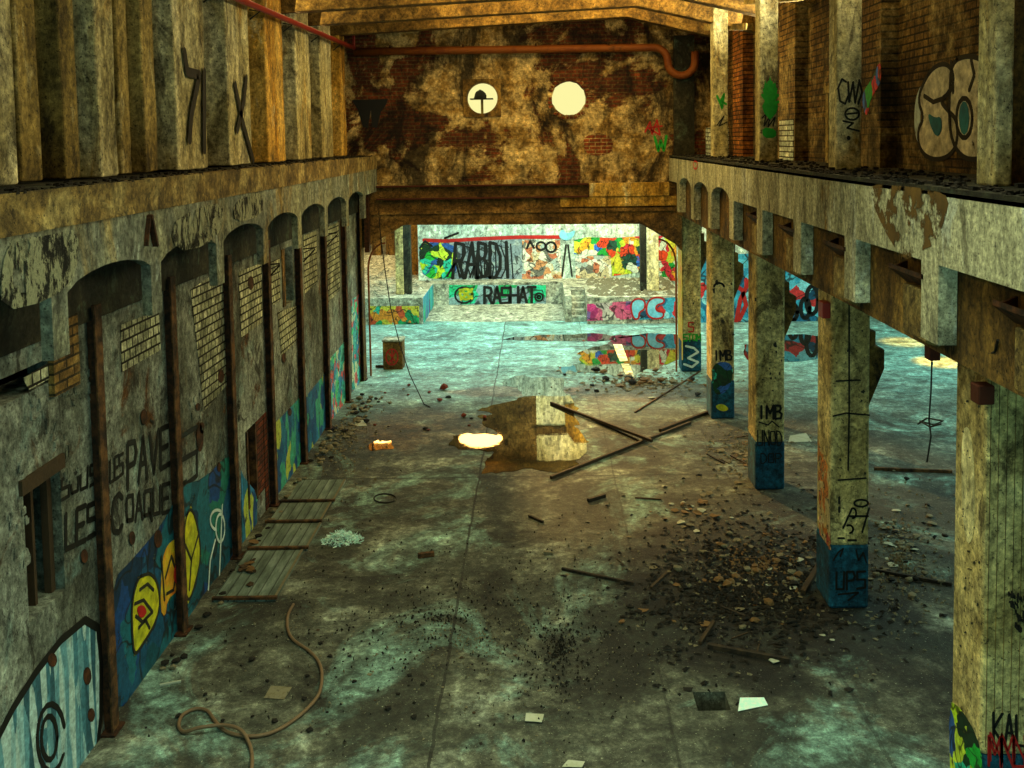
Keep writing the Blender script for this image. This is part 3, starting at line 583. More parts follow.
# --- columns
CXL, CXR = 3.24, 3.68
colY = [3.29, 7.15, 11.0, 14.85, 18.7, 22.56]
CL = {1: 'nearest cream column, cut by the right edge of the picture, red tag at its foot', 2: 'tall cream column with blue foot beside the sooty rubble heap', 3: 'cream column with blue foot tagged IMB, third from the camera', 4: 'cream column with a yellow and blue painted foot, fourth from the camera', 5: 'farthest cream column by the puddle, white squiggle on its blue foot'}
cols = {}
for i, y in enumerate(colY):
    if i == 0: continue
    zb = .74
    t = thing('concrete_column', (3.46, y+.27, 0), CL[i], 'column', 'columns under the right balcony'); cols[i] = t
    MB().box(CXL, CXR, y, y+.55, zb-.01, 3.6).build('shaft', M['column'], t, bevel=.035, sub=0)
    lbl(MB().box(CXL-.005, CXR+.005, y-.005, y+.555, 0, zb).build('painted_foot', M['blue'], t, bevel=.035), 'blue painted foot')
    if i > 1:
        cb = MB().prism([(CXR-.01, 3.15), (CXR+.1, 3.15), (CXR+.1, 2.98), (CXR+.2, 2.94), (CXR+.2, 2.72), (CXR-.01, 2.2)], 'Y', y+.12, y+.46)
        cb.build('corbel', M['conc_brown'], t, bevel=.01)
        MB().box(CXR-.002, CXR+.05, y+.18, y+.4, 3.15, 3.5).build('wall_bracket', M['rust_dark'], t)
YF = lambda i: colY[i]
def chip(x, y, pl_, c, mb):
    k = rnd.randint(5, 8); s_ = rnd.uniform(.4, 2.2)*(rnd.random()+.3); e = rnd.uniform(.5, 1.8)
    blob([(x+s_*rnd.uniform(.3, 1)*math.cos(2*math.pi*j/k), y+e*s_*rnd.uniform(.3, 1)*math.sin(2*math.pi*j/k)) for j in range(k)], pl_, c, .005, mb, 0)
def ontocol(i, mb, name, mat, label=None):
    o = mb.build(name, mat, next(k for k in cols[i].children if k.name.startswith('shaft')))
    if label: lbl(o, label)
# column 2
mb = strokes([arc(861, 503, 7, 3.5), [(843, 528), (852, 508)], [(849, 516), (868, 516)], [(862, 532), (869, 508)], arc(853, 513, 3, 5, 100, -100), [(839, 497), (839, 503)], [(839, 507), (839, 512)], arc(849, 529, 4, 4, 120, -80), [(838, 538), (844, 538)], [(848, 540), (856, 540)]], 'Y-', YF(2), .022)
strokes([[(833, 560), (838, 552), (843, 548), (840, 556)], [(856, 550), (858, 560), (863, 552), (866, 562)]], 'Y-', YF(2), .018, .012, mb)
text('UPS', [(835, 590), (866, 588), (866, 570), (835, 572)], 'Y-', YF(2), .025, .012, mb=mb)
strokes([[(838, 594), (858, 592), (848, 600)]], 'Y-', YF(2), .02, .012, mb)
ontocol(2, mb, 'black_tag', M['spray'], 'black scrawled tags')
mb = strokes([[(849, 300), (849, 415), (848, 470)], [(833, 416), (846, 413), (869, 415)], [(836, 381), (860, 380)], [(838, 480), (866, 478)]], 'Y-', YF(2), .018); 
mb2 = MB()
for _ in range(26):
    x = rnd.uniform(833, 868); y = rnd.uniform(300, 480); chip(x, y, 'Y-', YF(2), mb2)
ontocol(2, mb2, 'paint_chips', M['spray_dk']); ontocol(2, mb, 'crack', M['black'])
# left faces
mb = MB(); blob([(818, 440), (829, 470), (831, 550), (820, 545)], 'X-', CXL, .004, mb, 0); ontocol(2, mb, 'faded_paint', M['faded'], 'faded orange paint on the hall side')
# column 3
mb = text('IMB', [(757, 418), (783, 419), (783, 405), (757, 406)], 'Y-', YF(3), .035); strokes([[(759, 422), (768, 425), (772, 421), (779, 427)]], 'Y-', YF(3), .02, mb=mb)
text('UNOD', [(757, 446), (783, 445), (782, 431), (757, 430)], 'Y-', YF(3), .02, mb=mb)
text('DOP', [(760, 463), (782, 463), (782, 453), (760, 453)], 'Y-', YF(3), .015, .012, mb=mb)
ontocol(3, mb, 'black_tag', M['spray'], 'black tag reading IMB')
for i, n, (x0, x1, y0, y1) in ((3, 40, (755, 784, 260, 400)), (4, 25, (712, 734, 255, 345)), (1, 45, (960, 984, 400, 700)), (5, 14, (684, 701, 240, 330))):
    mb = MB()
    for _ in range(n):
        x = rnd.uniform(x0, x1); y = rnd.uniform(y0, y1)
        if i == 3 and rnd.random() < .6: x = rnd.gauss(770, 5); y = rnd.gauss(368, 10); x = min(max(x, 756), 783)
        chip(x, y, 'Y-' if i != 1 else 'X-', YF(i) if i != 1 else CXL, mb)
    ontocol(i, mb, 'paint_chips', M['spray_dk'])
# column 4
mb = text('IMB', [(713, 360), (733, 360), (732, 350), (713, 351)], 'Y-', YF(4), .035); strokes([arc(719, 314-27, 5, 4, 10, 170)], 'Y-', YF(4), .04, mb=mb); ontocol(4, mb, 'black_tag', M['spray'], 'black tag reading IMB')
mb = MB(); blob([(712, 362), (733, 362), (732, 382), (726, 392), (716, 396), (712, 385)], 'Y-', YF(4), .009, mb); ontocol(4, mb, 'painted_shape', M['mural_green'], 'yellow and dark painted shape')
mb = MB(); blob([(714, 406), (722, 403), (730, 409), (722, 412)], 'Y-', YF(4), .012, mb); ontocol(4, mb, 'yellow_squiggle', M['yellow_p'])
# column 5 (farthest)
mb = text('STOM', [(683, 341), (701, 341), (701, 334), (683, 334)], 'Y-', YF(5), .03); ontocol(5, mb, 'green_tag', M['green_p'], 'green tag')
mb = text('S', [(688, 332), (694, 332), (694, 322), (688, 322)], 'Y-', YF(5), .03); ontocol(5, mb, 'red_tag', M['red_p'])
mb = strokes([[(686, 346), (694, 348), (698, 352), (688, 358), (698, 362), (692, 367), (684, 364)]], 'Y-', YF(5), .05, .012); ontocol(5, mb, 'white_squiggle', M['white_p'])
mb = MB(); blob([(678, 250), (682, 250), (683, 360), (678, 360)], 'X-', CXL, .004, mb, 0); ontocol(5, mb, 'orange_edge', M['orange_p'])
# near column
mb = text('KAL', [(992, 742), (1026, 746), (1026, 716), (992, 712)], 'Y-', YF(1), .02); ontocol(1, mb, 'black_tag', M['spray'], 'black tag')
mb = text('MNU', [(988, 765), (1026, 768), (1026, 738), (988, 735)], 'Y-', YF(1), .018, .009, gap=.05); text('NMN', [(990, 760), (1026, 764), (1024, 735), (990, 732)], 'Y-', YF(1), .014, .009, gap=0, mb=mb); ontocol(1, mb, 'red_tag', M['red_p'], 'red tag')
mb = MB(); blob([(962, 430), (970, 425), (975, 470), (974, 540), (966, 545), (962, 500)], 'X-', CXL, .004, mb); ontocol(1, mb, 'bare_patch', M['far_cream'], 'white patch of bare plaster')
mb = MB(); blob([(950, 700), (962, 708), (978, 735), (984, 762), (984, 790), (952, 790)], 'X-', CXL, .012, mb, 1); ontocol(1, mb, 'green_smear', M['mural_green'], 'green smear')
mb = MB(); lumps(mb, [(1020, 610), (1016, 600), (1024, 620)], 50, 9, 'Y-', YF(1), .01, .03); ontocol(1, mb, 'knocked_hole', M['stone_dk'])
mb = MB()
for k in range(7): mb.box(CXL+.03+k*.06, CXL+.034+k*.06, YF(1)-.003, YF(1), .8, 3.58)
ontocol(1, mb, 'board_marks', M['conc_brown'])

# --- upper right wall, piers and pilasters
wr = struct(MB().box(4.2, 4.5, -2, 22.4, 4.95, 8.2).build('wall_upper_right', M['brick_up']))
PN = {0: 'pale edged concrete pilaster at the right, beside the bubble letters', 1: 'concrete pilaster sprayed with black loops above the balcony', 2: 'concrete pilaster sprayed with a green burst', 3: 'last concrete pilaster before the end wall on the right'}
PR = {}
for i, y in enumerate((7.3, 11.18, 15.05, 18.98)):
    PR[i] = MB().box(3.34, 3.62 if i else 3.47, y, y+.32, 4.965, 8.0).build('wall_pilaster', M['conc_light'], bevel=.02, sub=3)
    tag(PR[i], PN[i], 'pilaster', 'pilasters on the right balcony')
    if not i: MB().box(3.475, 3.95, y+.15, y+.32, 4.965, 8.0).build('recessed_face', M['conc_brown'], PR[i])
    if i: 
        pr = MB().box(4.0, 4.2, y+.5, y+1.5, 4.965, 8.0).build('brick_pier', M['brick_orange'] if i == 3 else M['brick_up'])
        tag(pr, {1: 'dark brick pier behind the pilaster with black loops', 2: 'brick pier behind the green burst pilaster', 3: 'orange brick pier nearest the end wall'}[i], 'pier', 'brick piers on the right')
    if i == 2: lbl(MB().box(3.99, 4.0, y+.55, y+1.45, 4.97, 5.62).build('whitewashed_bricks', M['brick_white_r'], pr), 'whitewashed lower bricks')
fr = MB(); fr.box(4.12, 4.2, 14.2, 14.32, 4.965, 5.95); fr.box(4.1, 4.2, 12.8, 14.36, 5.95, 6.05); tag(fr.build('niche_frame', M['conc_up']), 'thin concrete frame of a bricked-up niche on the right', 'frame')
tag(MB().box(3.6, 4.0, 20.9, 21.4, 4.965, 5.55).build('electrical_box', M['brick_white_r'], bevel=.01), 'small pale box with dark scrawl at the far end of the right balcony', 'box')
# tags
mb = strokes([[(846, 82), (842, 79), (838, 88), (840, 101), (845, 104), (848, 96)], [(848, 82), (849, 102), (853, 82), (855, 103), (859, 82)], [(859, 80), (862, 92), (858, 104)], arc(852, 114, 7, 6), [(847, 114), (857, 113)], [(843, 121), (853, 123), (847, 128), (859, 131)]], 'Y-', 11.18, .022)
blob(arc(848.5, 138, 2, 2.5, 0, 330, 8), 'Y-', 11.18, .006, mb, 0)
lbl(mb.build('black_tag', M['spray'], PR[1]), 'black looping tag')
mb = MB()
for a in range(0, 180, 20): strokes([[(770, 105), (770+8*math.cos(math.radians(a)), 102-20*math.sin(math.radians(a)))]], 'Y-', 15.05, .045, mb=mb)
blob([(763, 92), (765, 80), (767.5, 88), (770, 76), (772.5, 88), (775, 82), (777, 92), (775, 100), (778, 106), (776, 113), (770, 120), (764, 113), (762, 106), (765, 100)], 'Y-', 15.05, .01, mb, 0)
lbl(mb.build('green_burst', M['green_p'], PR[2]), 'green sprayed burst')
mb = blob([(762, 127), (776, 129), (776, 138), (763, 138)], 'Y-', 15.05, .006, None, 1); mb.build('green_smudge', M['green_p'], PR[2])
mb = strokes([[(762, 118), (766, 114), (764, 126), (770, 116), (768, 127), (775, 117), (773, 126)]], 'Y-', 15.05, .02); lbl(mb.build('grey_scribble', M['spray'], PR[2]), 'black scribble over green')
mb = strokes([[(717, 96), (720, 103), (724, 94), (722, 108), (719, 100), (726, 104)]], 'Y-', 18.98, .04); lbl(mb.build('green_tag', M['green_p'], PR[3]), 'small green scribble')
mb = strokes([[(717, 125), (724, 116), (719, 126), (727, 122)]], 'Y-', 18.98, .02); mb.build('black_tag', M['spray'], PR[3])
XW = 4.2
S1 = [(925, 80), (935, 66), (948, 63), (955, 75), (952, 92), (940, 100), (948, 110), (958, 120), (958, 145), (948, 158), (932, 160), (920, 150), (918, 130), (925, 118), (918, 100)]
O1 = [(952, 62), (968, 55), (985, 60), (992, 90), (992, 150), (980, 160), (962, 158), (950, 135), (950, 95)]
mb = blob(S1, 'X-', XW, .005); blob(O1, 'X-', XW, .005, mb); lbl(mb.build('bubble_letters', M['grey_p'], wr), 'pale grey bubble letters SO')
mb = strokes([outline(S1), outline(O1), [(925, 96), (934, 102), (945, 98), (952, 88)], arc(965, 118, 8, 20), [(952, 62), (954, 92)], [(972, 60), (975, 75), (970, 90)]], 'X-', XW, .05, .009); lbl(mb.build('letter_outline', M['spray'], wr), 'dark outline of the bubble letters')
mb = blob([(928, 112), (936, 118), (942, 116), (943, 130), (938, 138), (932, 128)], 'X-', XW, .011); blob(arc(965, 118, 5, 17, 0, 340, 10), 'X-', XW, .011, mb, 0); lbl(mb.build('letter_fill', M['teal_p'], wr), 'teal centres of the letters')
mb = blob([(916, 95), (925, 80), (922, 100), (920, 118), (922, 135), (926, 152), (918, 145), (914, 125)], 'X-', XW, .004); lbl(mb.build('letter_halo', M['white_p'], wr), 'pale turquoise halo')
mb = blob([(863, 92), (872, 80), (880, 60), (882, 72), (880, 85), (870, 100), (868, 118), (863, 108)], 'X-', 4.0, .006); mb.build('colour_scrawl', M['mural_red'], [o for o in COL.objects if o.name.startswith('brick_pier') and o.get('category') == 'pier'][0])

# --- end wall with round windows
YE = 22.4
def cell_ring(mb, x0, x1, z0, z1, cx, cz, r, y0, y1, n=32, jag=0):
    o_, i_ = [], []
    for k in range(n):
        a = 2*math.pi*(k+.5)/n; c, s = math.cos(a), math.sin(a)
        rr = r*(1+jag*rnd.uniform(-1, 1)); i_.append((cx+c*rr, cz+s*rr))
        tx = ((x1-cx)/c if c > 0 else (x0-cx)/c) if abs(c) > 1e-6 else 1e9; tz = ((z1-cz)/s if s > 0 else (z0-cz)/s) if abs(s) > 1e-6 else 1e9
        q = min(tx, tz); o_.append((cx+c*q, cz+s*q))
    cs = [(x1, z1), (x0, z1), (x0, z0), (x1, z0)]
    for k in range(n):
        j = (k+1) % n
        pts = [i_[k], o_[k]]
        for (qx, qz) in cs:
            if (abs(o_[k][0]-qx) < 1e-4) != (abs(o_[j][0]-qx) < 1e-4) and (abs(o_[k][1]-qz) < 1e-4) != (abs(o_[j][1]-qz) < 1e-4) and abs(o_[k][0]-qx)+abs(o_[k][1]-qz)+abs(o_[j][0]-qx)+abs(o_[j][1]-qz) < (x1-x0):
                pts.append((qx, qz)); break
        pts += [o_[j], i_[j]]
        mb.prism(pts, 'Y', y0, y1)
e = MB(); y0, y1 = YE, YE+.4
W1 = pY(482, 98, YE); W2 = pY(569, 98, YE); r1, r2 = .345, .385
zL = 4.35
za, zb_ = W1.z-.45, W1.z+.45; d1 = (W1.x-.5, W1.x+.5); d2 = (W2.x-.5, W2.x+.5)
e.box(-5, 4.5, y0, y1, zL, za); e.box(-5, 4.5, y0, y1, zb_, 8.2); e.box(-5, d1[0], y0, y1, za, zb_); e.box(d1[1], d2[0], y0, y1, za, zb_); e.box(d2[1], 4.5, y0, y1, za, zb_)
cell_ring(e, *d1, za, zb_, W1.x, W1.z, r1, y0, y1); cell_ring(e, *d2, za, zb_, W2.x, W2.z, r2, y0, y1, jag=.03)
e.box(-5, -4.04, y0, y1, 0, zL); 
wb = struct(e.build('wall_back', M['end']))
# frames of the round windows
fm = MB(); cell_ring(fm, W1.x-.42, W1.x+.42, W1.z-.42, W1.z+.42, W1.x, W1.z, r1+.005, YE-.03, YE+.0); lbl(fm.build('window_surround', M['conc_brown'], wb), 'square brown surround of the left round window')
fm = MB(); 
for k in range(30):
    a = 2*math.pi*k/30; rr = r2+.035+rnd.uniform(0, .03); c, s = math.cos(a), math.sin(a)
    P = Vector((W2.x+c*rr, YE-.01, W2.z+s*rr)); R_ = Vector((c, 0, s)); T_ = Vector((-s, 0, c))
    if s > .95 or rnd.random() < .1: continue
    q = [P+R_*a_*.045+T_*b_*.035 for a_, b_ in ((-1, -1), (1, -1), (1, 1), (-1, 1))]
    fm.add([v+Vector((0, -.02, 0)) for v in q]+[v+Vector((0, .03, 0)) for v in q], [(0, 1, 2, 3), (7, 6, 5, 4), (0, 4, 5, 1), (1, 5, 6, 2), (2, 6, 7, 3), (3, 7, 4, 0)])
lbl(fm.build('broken_brick_ring', M['brick_redY'], wb), 'broken brick ring round the right window')
mb = blob([(582, 140), (590, 134), (605, 133), (614, 142), (612, 153), (598, 156), (586, 154)], 'Y-', YE, .008); lbl(mb.build('bare_brick_patch', M['brick_redY'], wb), 'oval patch of bare red brick')
mb = blob([(352, 100), (388, 99), (386, 105), (381, 112), (377, 128), (372, 127), (371, 110), (368, 128), (363, 127), (358, 110)], 'Y-', YE, .008, smooth=0); lbl(mb.build('black_w_mark', M['spray'], wb), 'solid black W shaped mark')
mb = text('W', [(654, 151), (668, 150), (668, 136), (653, 137)], 'Y-', YE, .06); lbl(mb.build('green_letter', M['green_p'], wb), 'green letter W')
mb = strokes([[(645, 132), (650, 122), (652, 134), (657, 120), (660, 135), (648, 128), (662, 126)]], 'Y-', YE, .035); lbl(mb.build('red_scrawl', M['red_p'], wb), 'red scrawl')
# corner strips
tag(MB().box(3.05, 3.5, YE-.14, YE, 4.98, 7.6).build('wall_pilaster', M['conc_dark']), 'sooty pilaster in the far right corner behind the looped pipe', 'pilaster')
# lintel beams over the opening
cl = thing('concrete_lintel', (-.4, YE+.1, 3.0), 'long sooty brown lintel over the opening, with sloping haunches', 'beam')
P = [(-3.98, 4.34), (-3.98, 2.95), (-3.75, 3.05), (-3.0, 3.48), (2.3, 3.43), (3.1, 2.95), (3.22, 2.8), (3.22, 4.34)]
MB().prism(P, 'Y', YE-.08, YE+.42).build('beam', M['lintel'], cl, bevel=.01)
MB().box(-3.9, 3.1, YE-.12, YE-.08, 3.72, 3.80).build('ledge', M['lintel'], cl)
MB().box(.5, 3.2, YE-.14, YE-.08, 3.84, 4.05).build('board_band', M['conc_ochre'], cl)
rb = thing('steel_lintel_beam', (-1.7, YE-.1, 4.05), 'rusty red steel beam above the opening, left part', 'beam')
pa = pY(588, 190, YE-.15).x
m_ = MB(); m_.box(-3.6, pa, YE-.2, YE+.02, 4.33, 4.36); m_.box(-3.6, pa, YE-.2, YE+.02, 4.05, 4.08); m_.box(-3.6, pa, YE-.06, YE-.02, 4.08, 4.33); m_.build('flanged_beam', M['rust_beam'], rb)
tag(MB().box(pa+.03, 2.93, YE-.17, YE-.01, 4.06, 4.36).build('concrete_lintel_beam', M['conc_ochre'], bevel=.01), 'short ochre concrete beam above the opening, right part', 'beam')
# curved brackets under the haunches
for s, x0, lb in ((1, -3.96, 'curved iron brace in the left corner of the opening'), (-1, 3.2, 'curved orange brace in the right corner of the opening')):
    mb = MB(); mb.tube([(x0+s*(.08+.4*(1-math.cos(a))), YE+.2, 2.45+ .6*math.sin(a)) for a in [math.pi/2*k/10 for k in range(11)]], .022, 8)
    mb.tube([(x0+s*.08, YE+.2, 0), (x0+s*.08, YE+.2, 2.45)], .022, 8)
    tag(mb.build('curved_brace', M['pipe']), lb, 'brace', 'curved braces in the opening')
# pipes
pp = MB(); zc = 7.33
path = [(-4.0, YE-.22, zc), (-2, YE-.22, zc), (0, YE-.22, zc), (2.6, YE-.22, zc)]
path += [(2.6+.3*math.sin(a), YE-.22, zc-.3+.3*math.cos(a)) for a in [math.pi/2*k/6 for k in range(1, 7)]]
path += [(2.9+.3-.3*math.cos(a), YE-.22, zc-.32-.3*math.sin(a)) for a in [math.pi*k/10 for k in range(1, 11)]]
path += [(3.5, YE-.22, zc-.1)]
t = thing('rusty_pipe', (0, YE-.22, 7.2), 'orange rusty pipe across the end wall, looping down at its right end', 'pipe')
pp.tube(path, .085, 12).build('pipe_run', M['pipe'], t, smooth=True)
for x in (-3.2, -1.6, 0, 1.6): MB().box(x-.02, x+.02, YE-.32, YE, zc+.07, zc+.12).build('pipe_hanger', M['rust_dark'], t)
t = thing('red_pipe', (-3.95, 12, 7.3), 'red painted pipe running along the top of the left pilasters', 'pipe')
a = pX(354, 48, -3.95); b = pX(236, -2, -3.95)
MB().tube([(-3.95, 3, b.z+.0), b, (b+a)/2, a], .045, 10).build('pipe_run', M['redpipe'], t, smooth=True)
for y in (8.5, 10.5, 12.5, 14.5, 16.4, 18.4, 20.4):
    z = b.z+(a.z-b.z)*(y-b.y)/(a.y-b.y)
    MB().tube([(-4.1, y, z-.16), (-3.95, y, z-.05), (-4.1, y, z-.02)], .012, 6).build('pipe_bracket', M['black'], t)
MB().tube([a, a+Vector((0, 0, .55))], .03, 8).build('riser', M['redpipe'], t)
# ceiling and roof beams
struct(MB().box(-5.0, 4.5, -2, 22.8, 8.2, 8.35).build('ceiling', M['ceil']))
BL = ['nearest the end wall', 'second from the end wall', 'third from the end wall', 'fourth from the end wall, partly out of the picture', 'just above the top of the picture']
for i, y in enumerate((21.0, 19.0, 17.05, 15.1)):
    zl, zp, zr = 7.56, 7.83, 7.5
    if i == 0: zl, zp, zr = 7.58, 7.87, 7.52
    o = MB().prism([(-4.74, zl-.06), (-4.1, zl), (1.9, zp), (3.35, zr), (4.2, zr-.2), (4.2, 8.19), (-4.74, 8.19)], 'Y', y, y+.3).build('roof_beam', M['ceil'], bevel=.015)
    tag(o, 'brown concrete roof beam, '+BL[i], 'beam', 'roof beams')
for y in (19.4, 15.5):
    tag(MB().beam((3.9, y-1.0, 7.35), (3.45, y+.9, 7.55), .14, .12).build('roof_brace', M['conc_up']), 'short diagonal timber under the roof at right, %s' % ('farther one' if y > 17 else 'nearer one'), 'brace', 'roof braces')
# rear wall behind the camera
struct(MB().box(-5, 24, -3.2, -3, 0, 8.35).build('wall_front', M['conc_dark']))
# ================================================================== FAR ROOM
struct(MB().box(-9, 24, 22.8, 45, 5.3, 5.5).build('ceiling_far', M['ceil']))
struct(MB().box(-9.2, -9, 22.4, 45, 0, 5.5).build('wall_far_left', M['far_brown']))
struct(MB().box(-9, -5, 22.4, 22.8, 0, 5.5).build('wall_far_return', M['conc_brown']))
struct(MB().box(-9, 24, 44, 44.2, 0, 5.5).build('wall_far_rear', M['far_cream']))
YB_ = 32.6
fw = struct(MB().box(-3.95, 8.3, YB_, YB_+.3, 0, 3.15).build('wall_far', M['far_wall']))
struct(MB().box(-3.95, -.15, YB_, YB_+.3, 3.15, 5.3).build('wall_far_upper_left', M['lintel']))
struct(MB().box(-.15, 8.3, YB_, YB_+.3, 3.15, 5.3).build('wall_far_upper_right', M['far_cream']))
for (x0, x1, z0, z1) in ((-2.75, -1.28, 4.28, 4.82),):
    w = MB().prism([((x0+x1)/2+(x1-x0)/2*math.cos(a), (z0+z1)/2+(z1-z0)/2*math.sin(a)) for a in [2*math.pi*k/24 for k in range(24)]], 'Y', YB_-.02, YB_).build('window_1', M['glass_day']); struct(w)
w = MB().prism([(-5.35+.5*math.cos(a), 4.62+.17*math.sin(a)) for a in [2*math.pi*k/24 for k in range(24)]], 'Y', 33.0, 33.02).build('window_2', M['glass_day']); struct(w)
struct(MB().box(-9, -3.95, 33.04, 33.3, 3.9, 5.3).build('wall_far_header', M['far_brown']))
MB().box(-.15, .85, YB_-.12, YB_, 4.15, 4.42).build('dark_beam', M['lintel'], fw)
for x in (.8, 2.4): MB().prism([(x, 3.4), (x, 4.3), (x+.3, 4.7), (x+.9, 4.7), (x+1.2, 4.3), (x+1.2, 3.4)], 'Y', YB_-.06, YB_).build('arched_recess', M['conc_ochre'], fw)
# platform
ZP = .78
XP0, XP1 = -3.4, .75
pf = MB(); pf.box(-9, XP0, 29, 44, 0, ZP); pf.box(XP0, XP1, 31.8, YB_, 0, ZP); pf.box(XP1, .95, 29, YB_, 0, ZP); pf.box(.95, 1.38, 30.6, YB_, 0, ZP); pf.box(1.38, 4.2, 28.6, YB_, 0, ZP)
pl = struct(pf.build('floor_platform', M['far_rubble']))
tag(MB().prism([(29.2, 0), (31.78, .0), (31.78, .09), (30.6, .07)], 'X', XP0+.01, XP1-.01).build('rubble_slope', M['far_rubble'], sub=5, rough=.035), 'pale rubble slope between the platform walls at the far end', 'rubble')
st = MB()
for k in range(5): st.box(.96, 1.37, 29.0+.32*k, 30.6, ZP*k/5.2+.0, ZP*(k+1)/5.2)
tag(st.build('staircase', M['far_rubble'], bevel=.01), 'small concrete staircase up to the far platform', 'stairs')
# murals of the far room
def far(name, mat, poly, Y, label, off=.01, sm=0, parent=None):
    o = blob(poly, 'Y-', Y, off, None, sm).build(name, mat, parent or fw); lbl(o, label); return o
far('mural_field', M['mural_grey'], [(447, 241), (522, 239), (524, 279), (447, 279)], YB_, 'grey field of the RABDI mural')
far('mural_blob', M['mural_green'], [(420, 240), (440, 240), (458, 248), (456, 276), (447, 279), (424, 278), (419, 260)], YB_, 'green and yellow mural', .014, 1)
mb = strokes([[(424, 240), (445, 241), (475, 239), (520, 237), (560, 237)]], 'Y-', YB_, .12, .018); lbl(mb.build('red_band', M['red_p'], fw), 'red band over the mural')
far('mural_blob', M['mural_pale'], [(522, 240), (560, 240), (562, 279), (522, 279)], YB_, 'faded pale mural')
far('mural_blob', M['mural_pale'], [(575, 256), (612, 256), (612, 281), (576, 281)], YB_, 'faded orange scribbles')
far('mural_blob', M['mural_red'], [(574, 240), (588, 237), (612, 238), (642, 236), (643, 272), (612, 276), (610, 256), (574, 254)], YB_, 'red, green and yellow mural')
far('mural_blob', M['mural_red'], [(657, 236), (676, 234), (677, 281), (660, 280)], YB_, 'dark red and green mural')
far('blue_splash', M['ltblue_p'], [(558, 237), (562, 228), (567, 234), (576, 229), (573, 238), (566, 241)], YB_, 'blue splash', .02, 1)
mb = text('RABDI', [(452, 278), (514, 277), (512, 242), (455, 243)], 'Y-', YB_, .11, .022, gap=.12)
text('RABDI', [(460, 277), (519, 278), (516, 244), (462, 246)], 'Y-', YB_, .045, .02, gap=.16, mb=mb)
strokes([[(420, 248), (425, 241), (432, 246)], arc(541, 246, 4.5, 4), arc(551, 247, 5, 5), [(527, 248), (530, 241), (534, 248)], [(445, 238), (450, 236), (458, 233)], [(447, 276), (456, 262), (460, 277)], [(470, 277), (476, 262), (482, 277)]], 'Y-', YB_, .07, .022, mb)
lbl(mb.build('mural_letters', M['spray'], fw), 'tall black letters RABDI')
mb = strokes([[(562, 276), (566, 245)], [(572, 276), (568, 245)]], 'Y-', YB_, .06, .016); mb.build('grey_strokes', M['spray_dk'], fw)
far('mural_field', M['mural_rash'], [(449, 285), (546, 285), (546, 308), (449, 309)], 31.8, 'green and grey field of the lower mural', parent=pl)
mb = text('RASHAT', [(484, 304), (536, 303), (536, 287), (484, 287)], 'Y-', 31.8, .09, .02, gap=.12)
strokes([arc(464, 295, 9, 8), arc(539, 297, 4, 4), arc(539, 297, 1.5, 1.5)], 'Y-', 31.8, .06, .02, mb); lbl(mb.build('mural_letters', M['spray'], pl), 'black letters of the lower mural')
mb = strokes([arc(466, 294, 6, 5), [(460, 290), (472, 298)], [(472, 289), (461, 299)]], 'Y-', 31.8, .09, .026); lbl(mb.build('yellow_flower', M['yellow_p'], pl), 'yellow round flower shape')
far('mural_field', M['mural_low'], [(369, 306), (419, 306), (419, 324), (369, 325)], 29.0, 'orange and green mural on the low wall', parent=pl)
# painted side of the left platform and the pc wall
o = MB().box(XP0, XP0+.012, 29.0, 31.8, .02, ZP).build('painted_side', M['mural_stripe'], pl); lbl(o, 'blue and purple striped side wall')
far('mural_field', M['mural_pink'], [(587, 304), (632, 301), (632, 319), (587, 321)], 28.6, 'pink mural on the low wall', parent=pl)
far('mural_field', M['mural_cyan'], [(632, 301), (676, 297), (676, 318), (632, 320)], 28.6, 'blue field of the PC mural', parent=pl)
mb = blob([(630, 304), (636, 298), (645, 300), (645, 309), (639, 312), (639, 319), (633, 319)], 'Y-', 28.6, .016); blob([(647, 302), (654, 297), (664, 298), (664, 303), (656, 305), (656, 311), (664, 312), (663, 318), (652, 319), (646, 313)], 'Y-', 28.6, .016, mb); lbl(mb.build('bubble_letters', M['ltblue_p'], pl), 'light blue bubble letters PC')
mb = strokes([outline([(630, 304), (636, 298), (645, 300), (645, 309), (639, 312), (639, 319), (633, 319)]), outline([(647, 302), (654, 297), (664, 298), (664, 303), (656, 305), (656, 311), (664, 312), (663, 318), (652, 319), (646, 313)])], 'Y-', 28.6, .05, .022); lbl(mb.build('letter_outline', M['red_p'], pl), 'red outline of the PC letters')
# pillars of the far room
for nm, x0, x1, xs, lb in (('l', 396, 411, 404, 'weathered pillar on the far platform, left of the RABDI mural'), ('r', 641, 659, 647, 'pale pillar on the far platform with a dark side, right of the red mural')):
    a = pY(x0, 296, 29.6); b = pY(x1, 296, 29.6); c = pY(xs, 296, 29.6)
    t = thing('square_pillar', ((a.x+b.x)/2, 29.8, ZP), lb, 'pillar', 'pillars on the far platform')
    if nm == 'l':
        MB().box(a.x, c.x, 29.6, 30, ZP, 5.29).build('shaft', M['column'], t, bevel=.02); MB().box(c.x, b.x, 29.64, 29.96, ZP, 5.29).build('dark_side', M['conc_dark'], t)  # one side of the pillar in a darker concrete colour
    else:
        MB().box(c.x, b.x, 29.6, 30, ZP, 5.29).build('shaft', M['far_cream'], t, bevel=.02); MB().box(a.x, c.x, 29.64, 29.96, ZP, 5.29).build('dark_side', M['conc_dark'], t)
a = pY(411, 250, 34); b = pY(419, 250, 34)
tag(MB().box(a.x-.3, b.x+.1, 34, 34.3, ZP, 5.29).build('square_pillar', M['far_brown']), 'orange pillar behind the platform beside the green mural', 'pillar')
for x0, lb in ((372, 'narrow dark brown pillar far back, leftmost seen through the opening'), (386, 'brown pillar far back left behind the weathered pillar')):
    a = pY(x0, 250, 40); tag(MB().box(a.x, a.x+.35, 40, 40.35, ZP, 5.29).build('square_pillar', M['conc_brown']), lb, 'pillar')
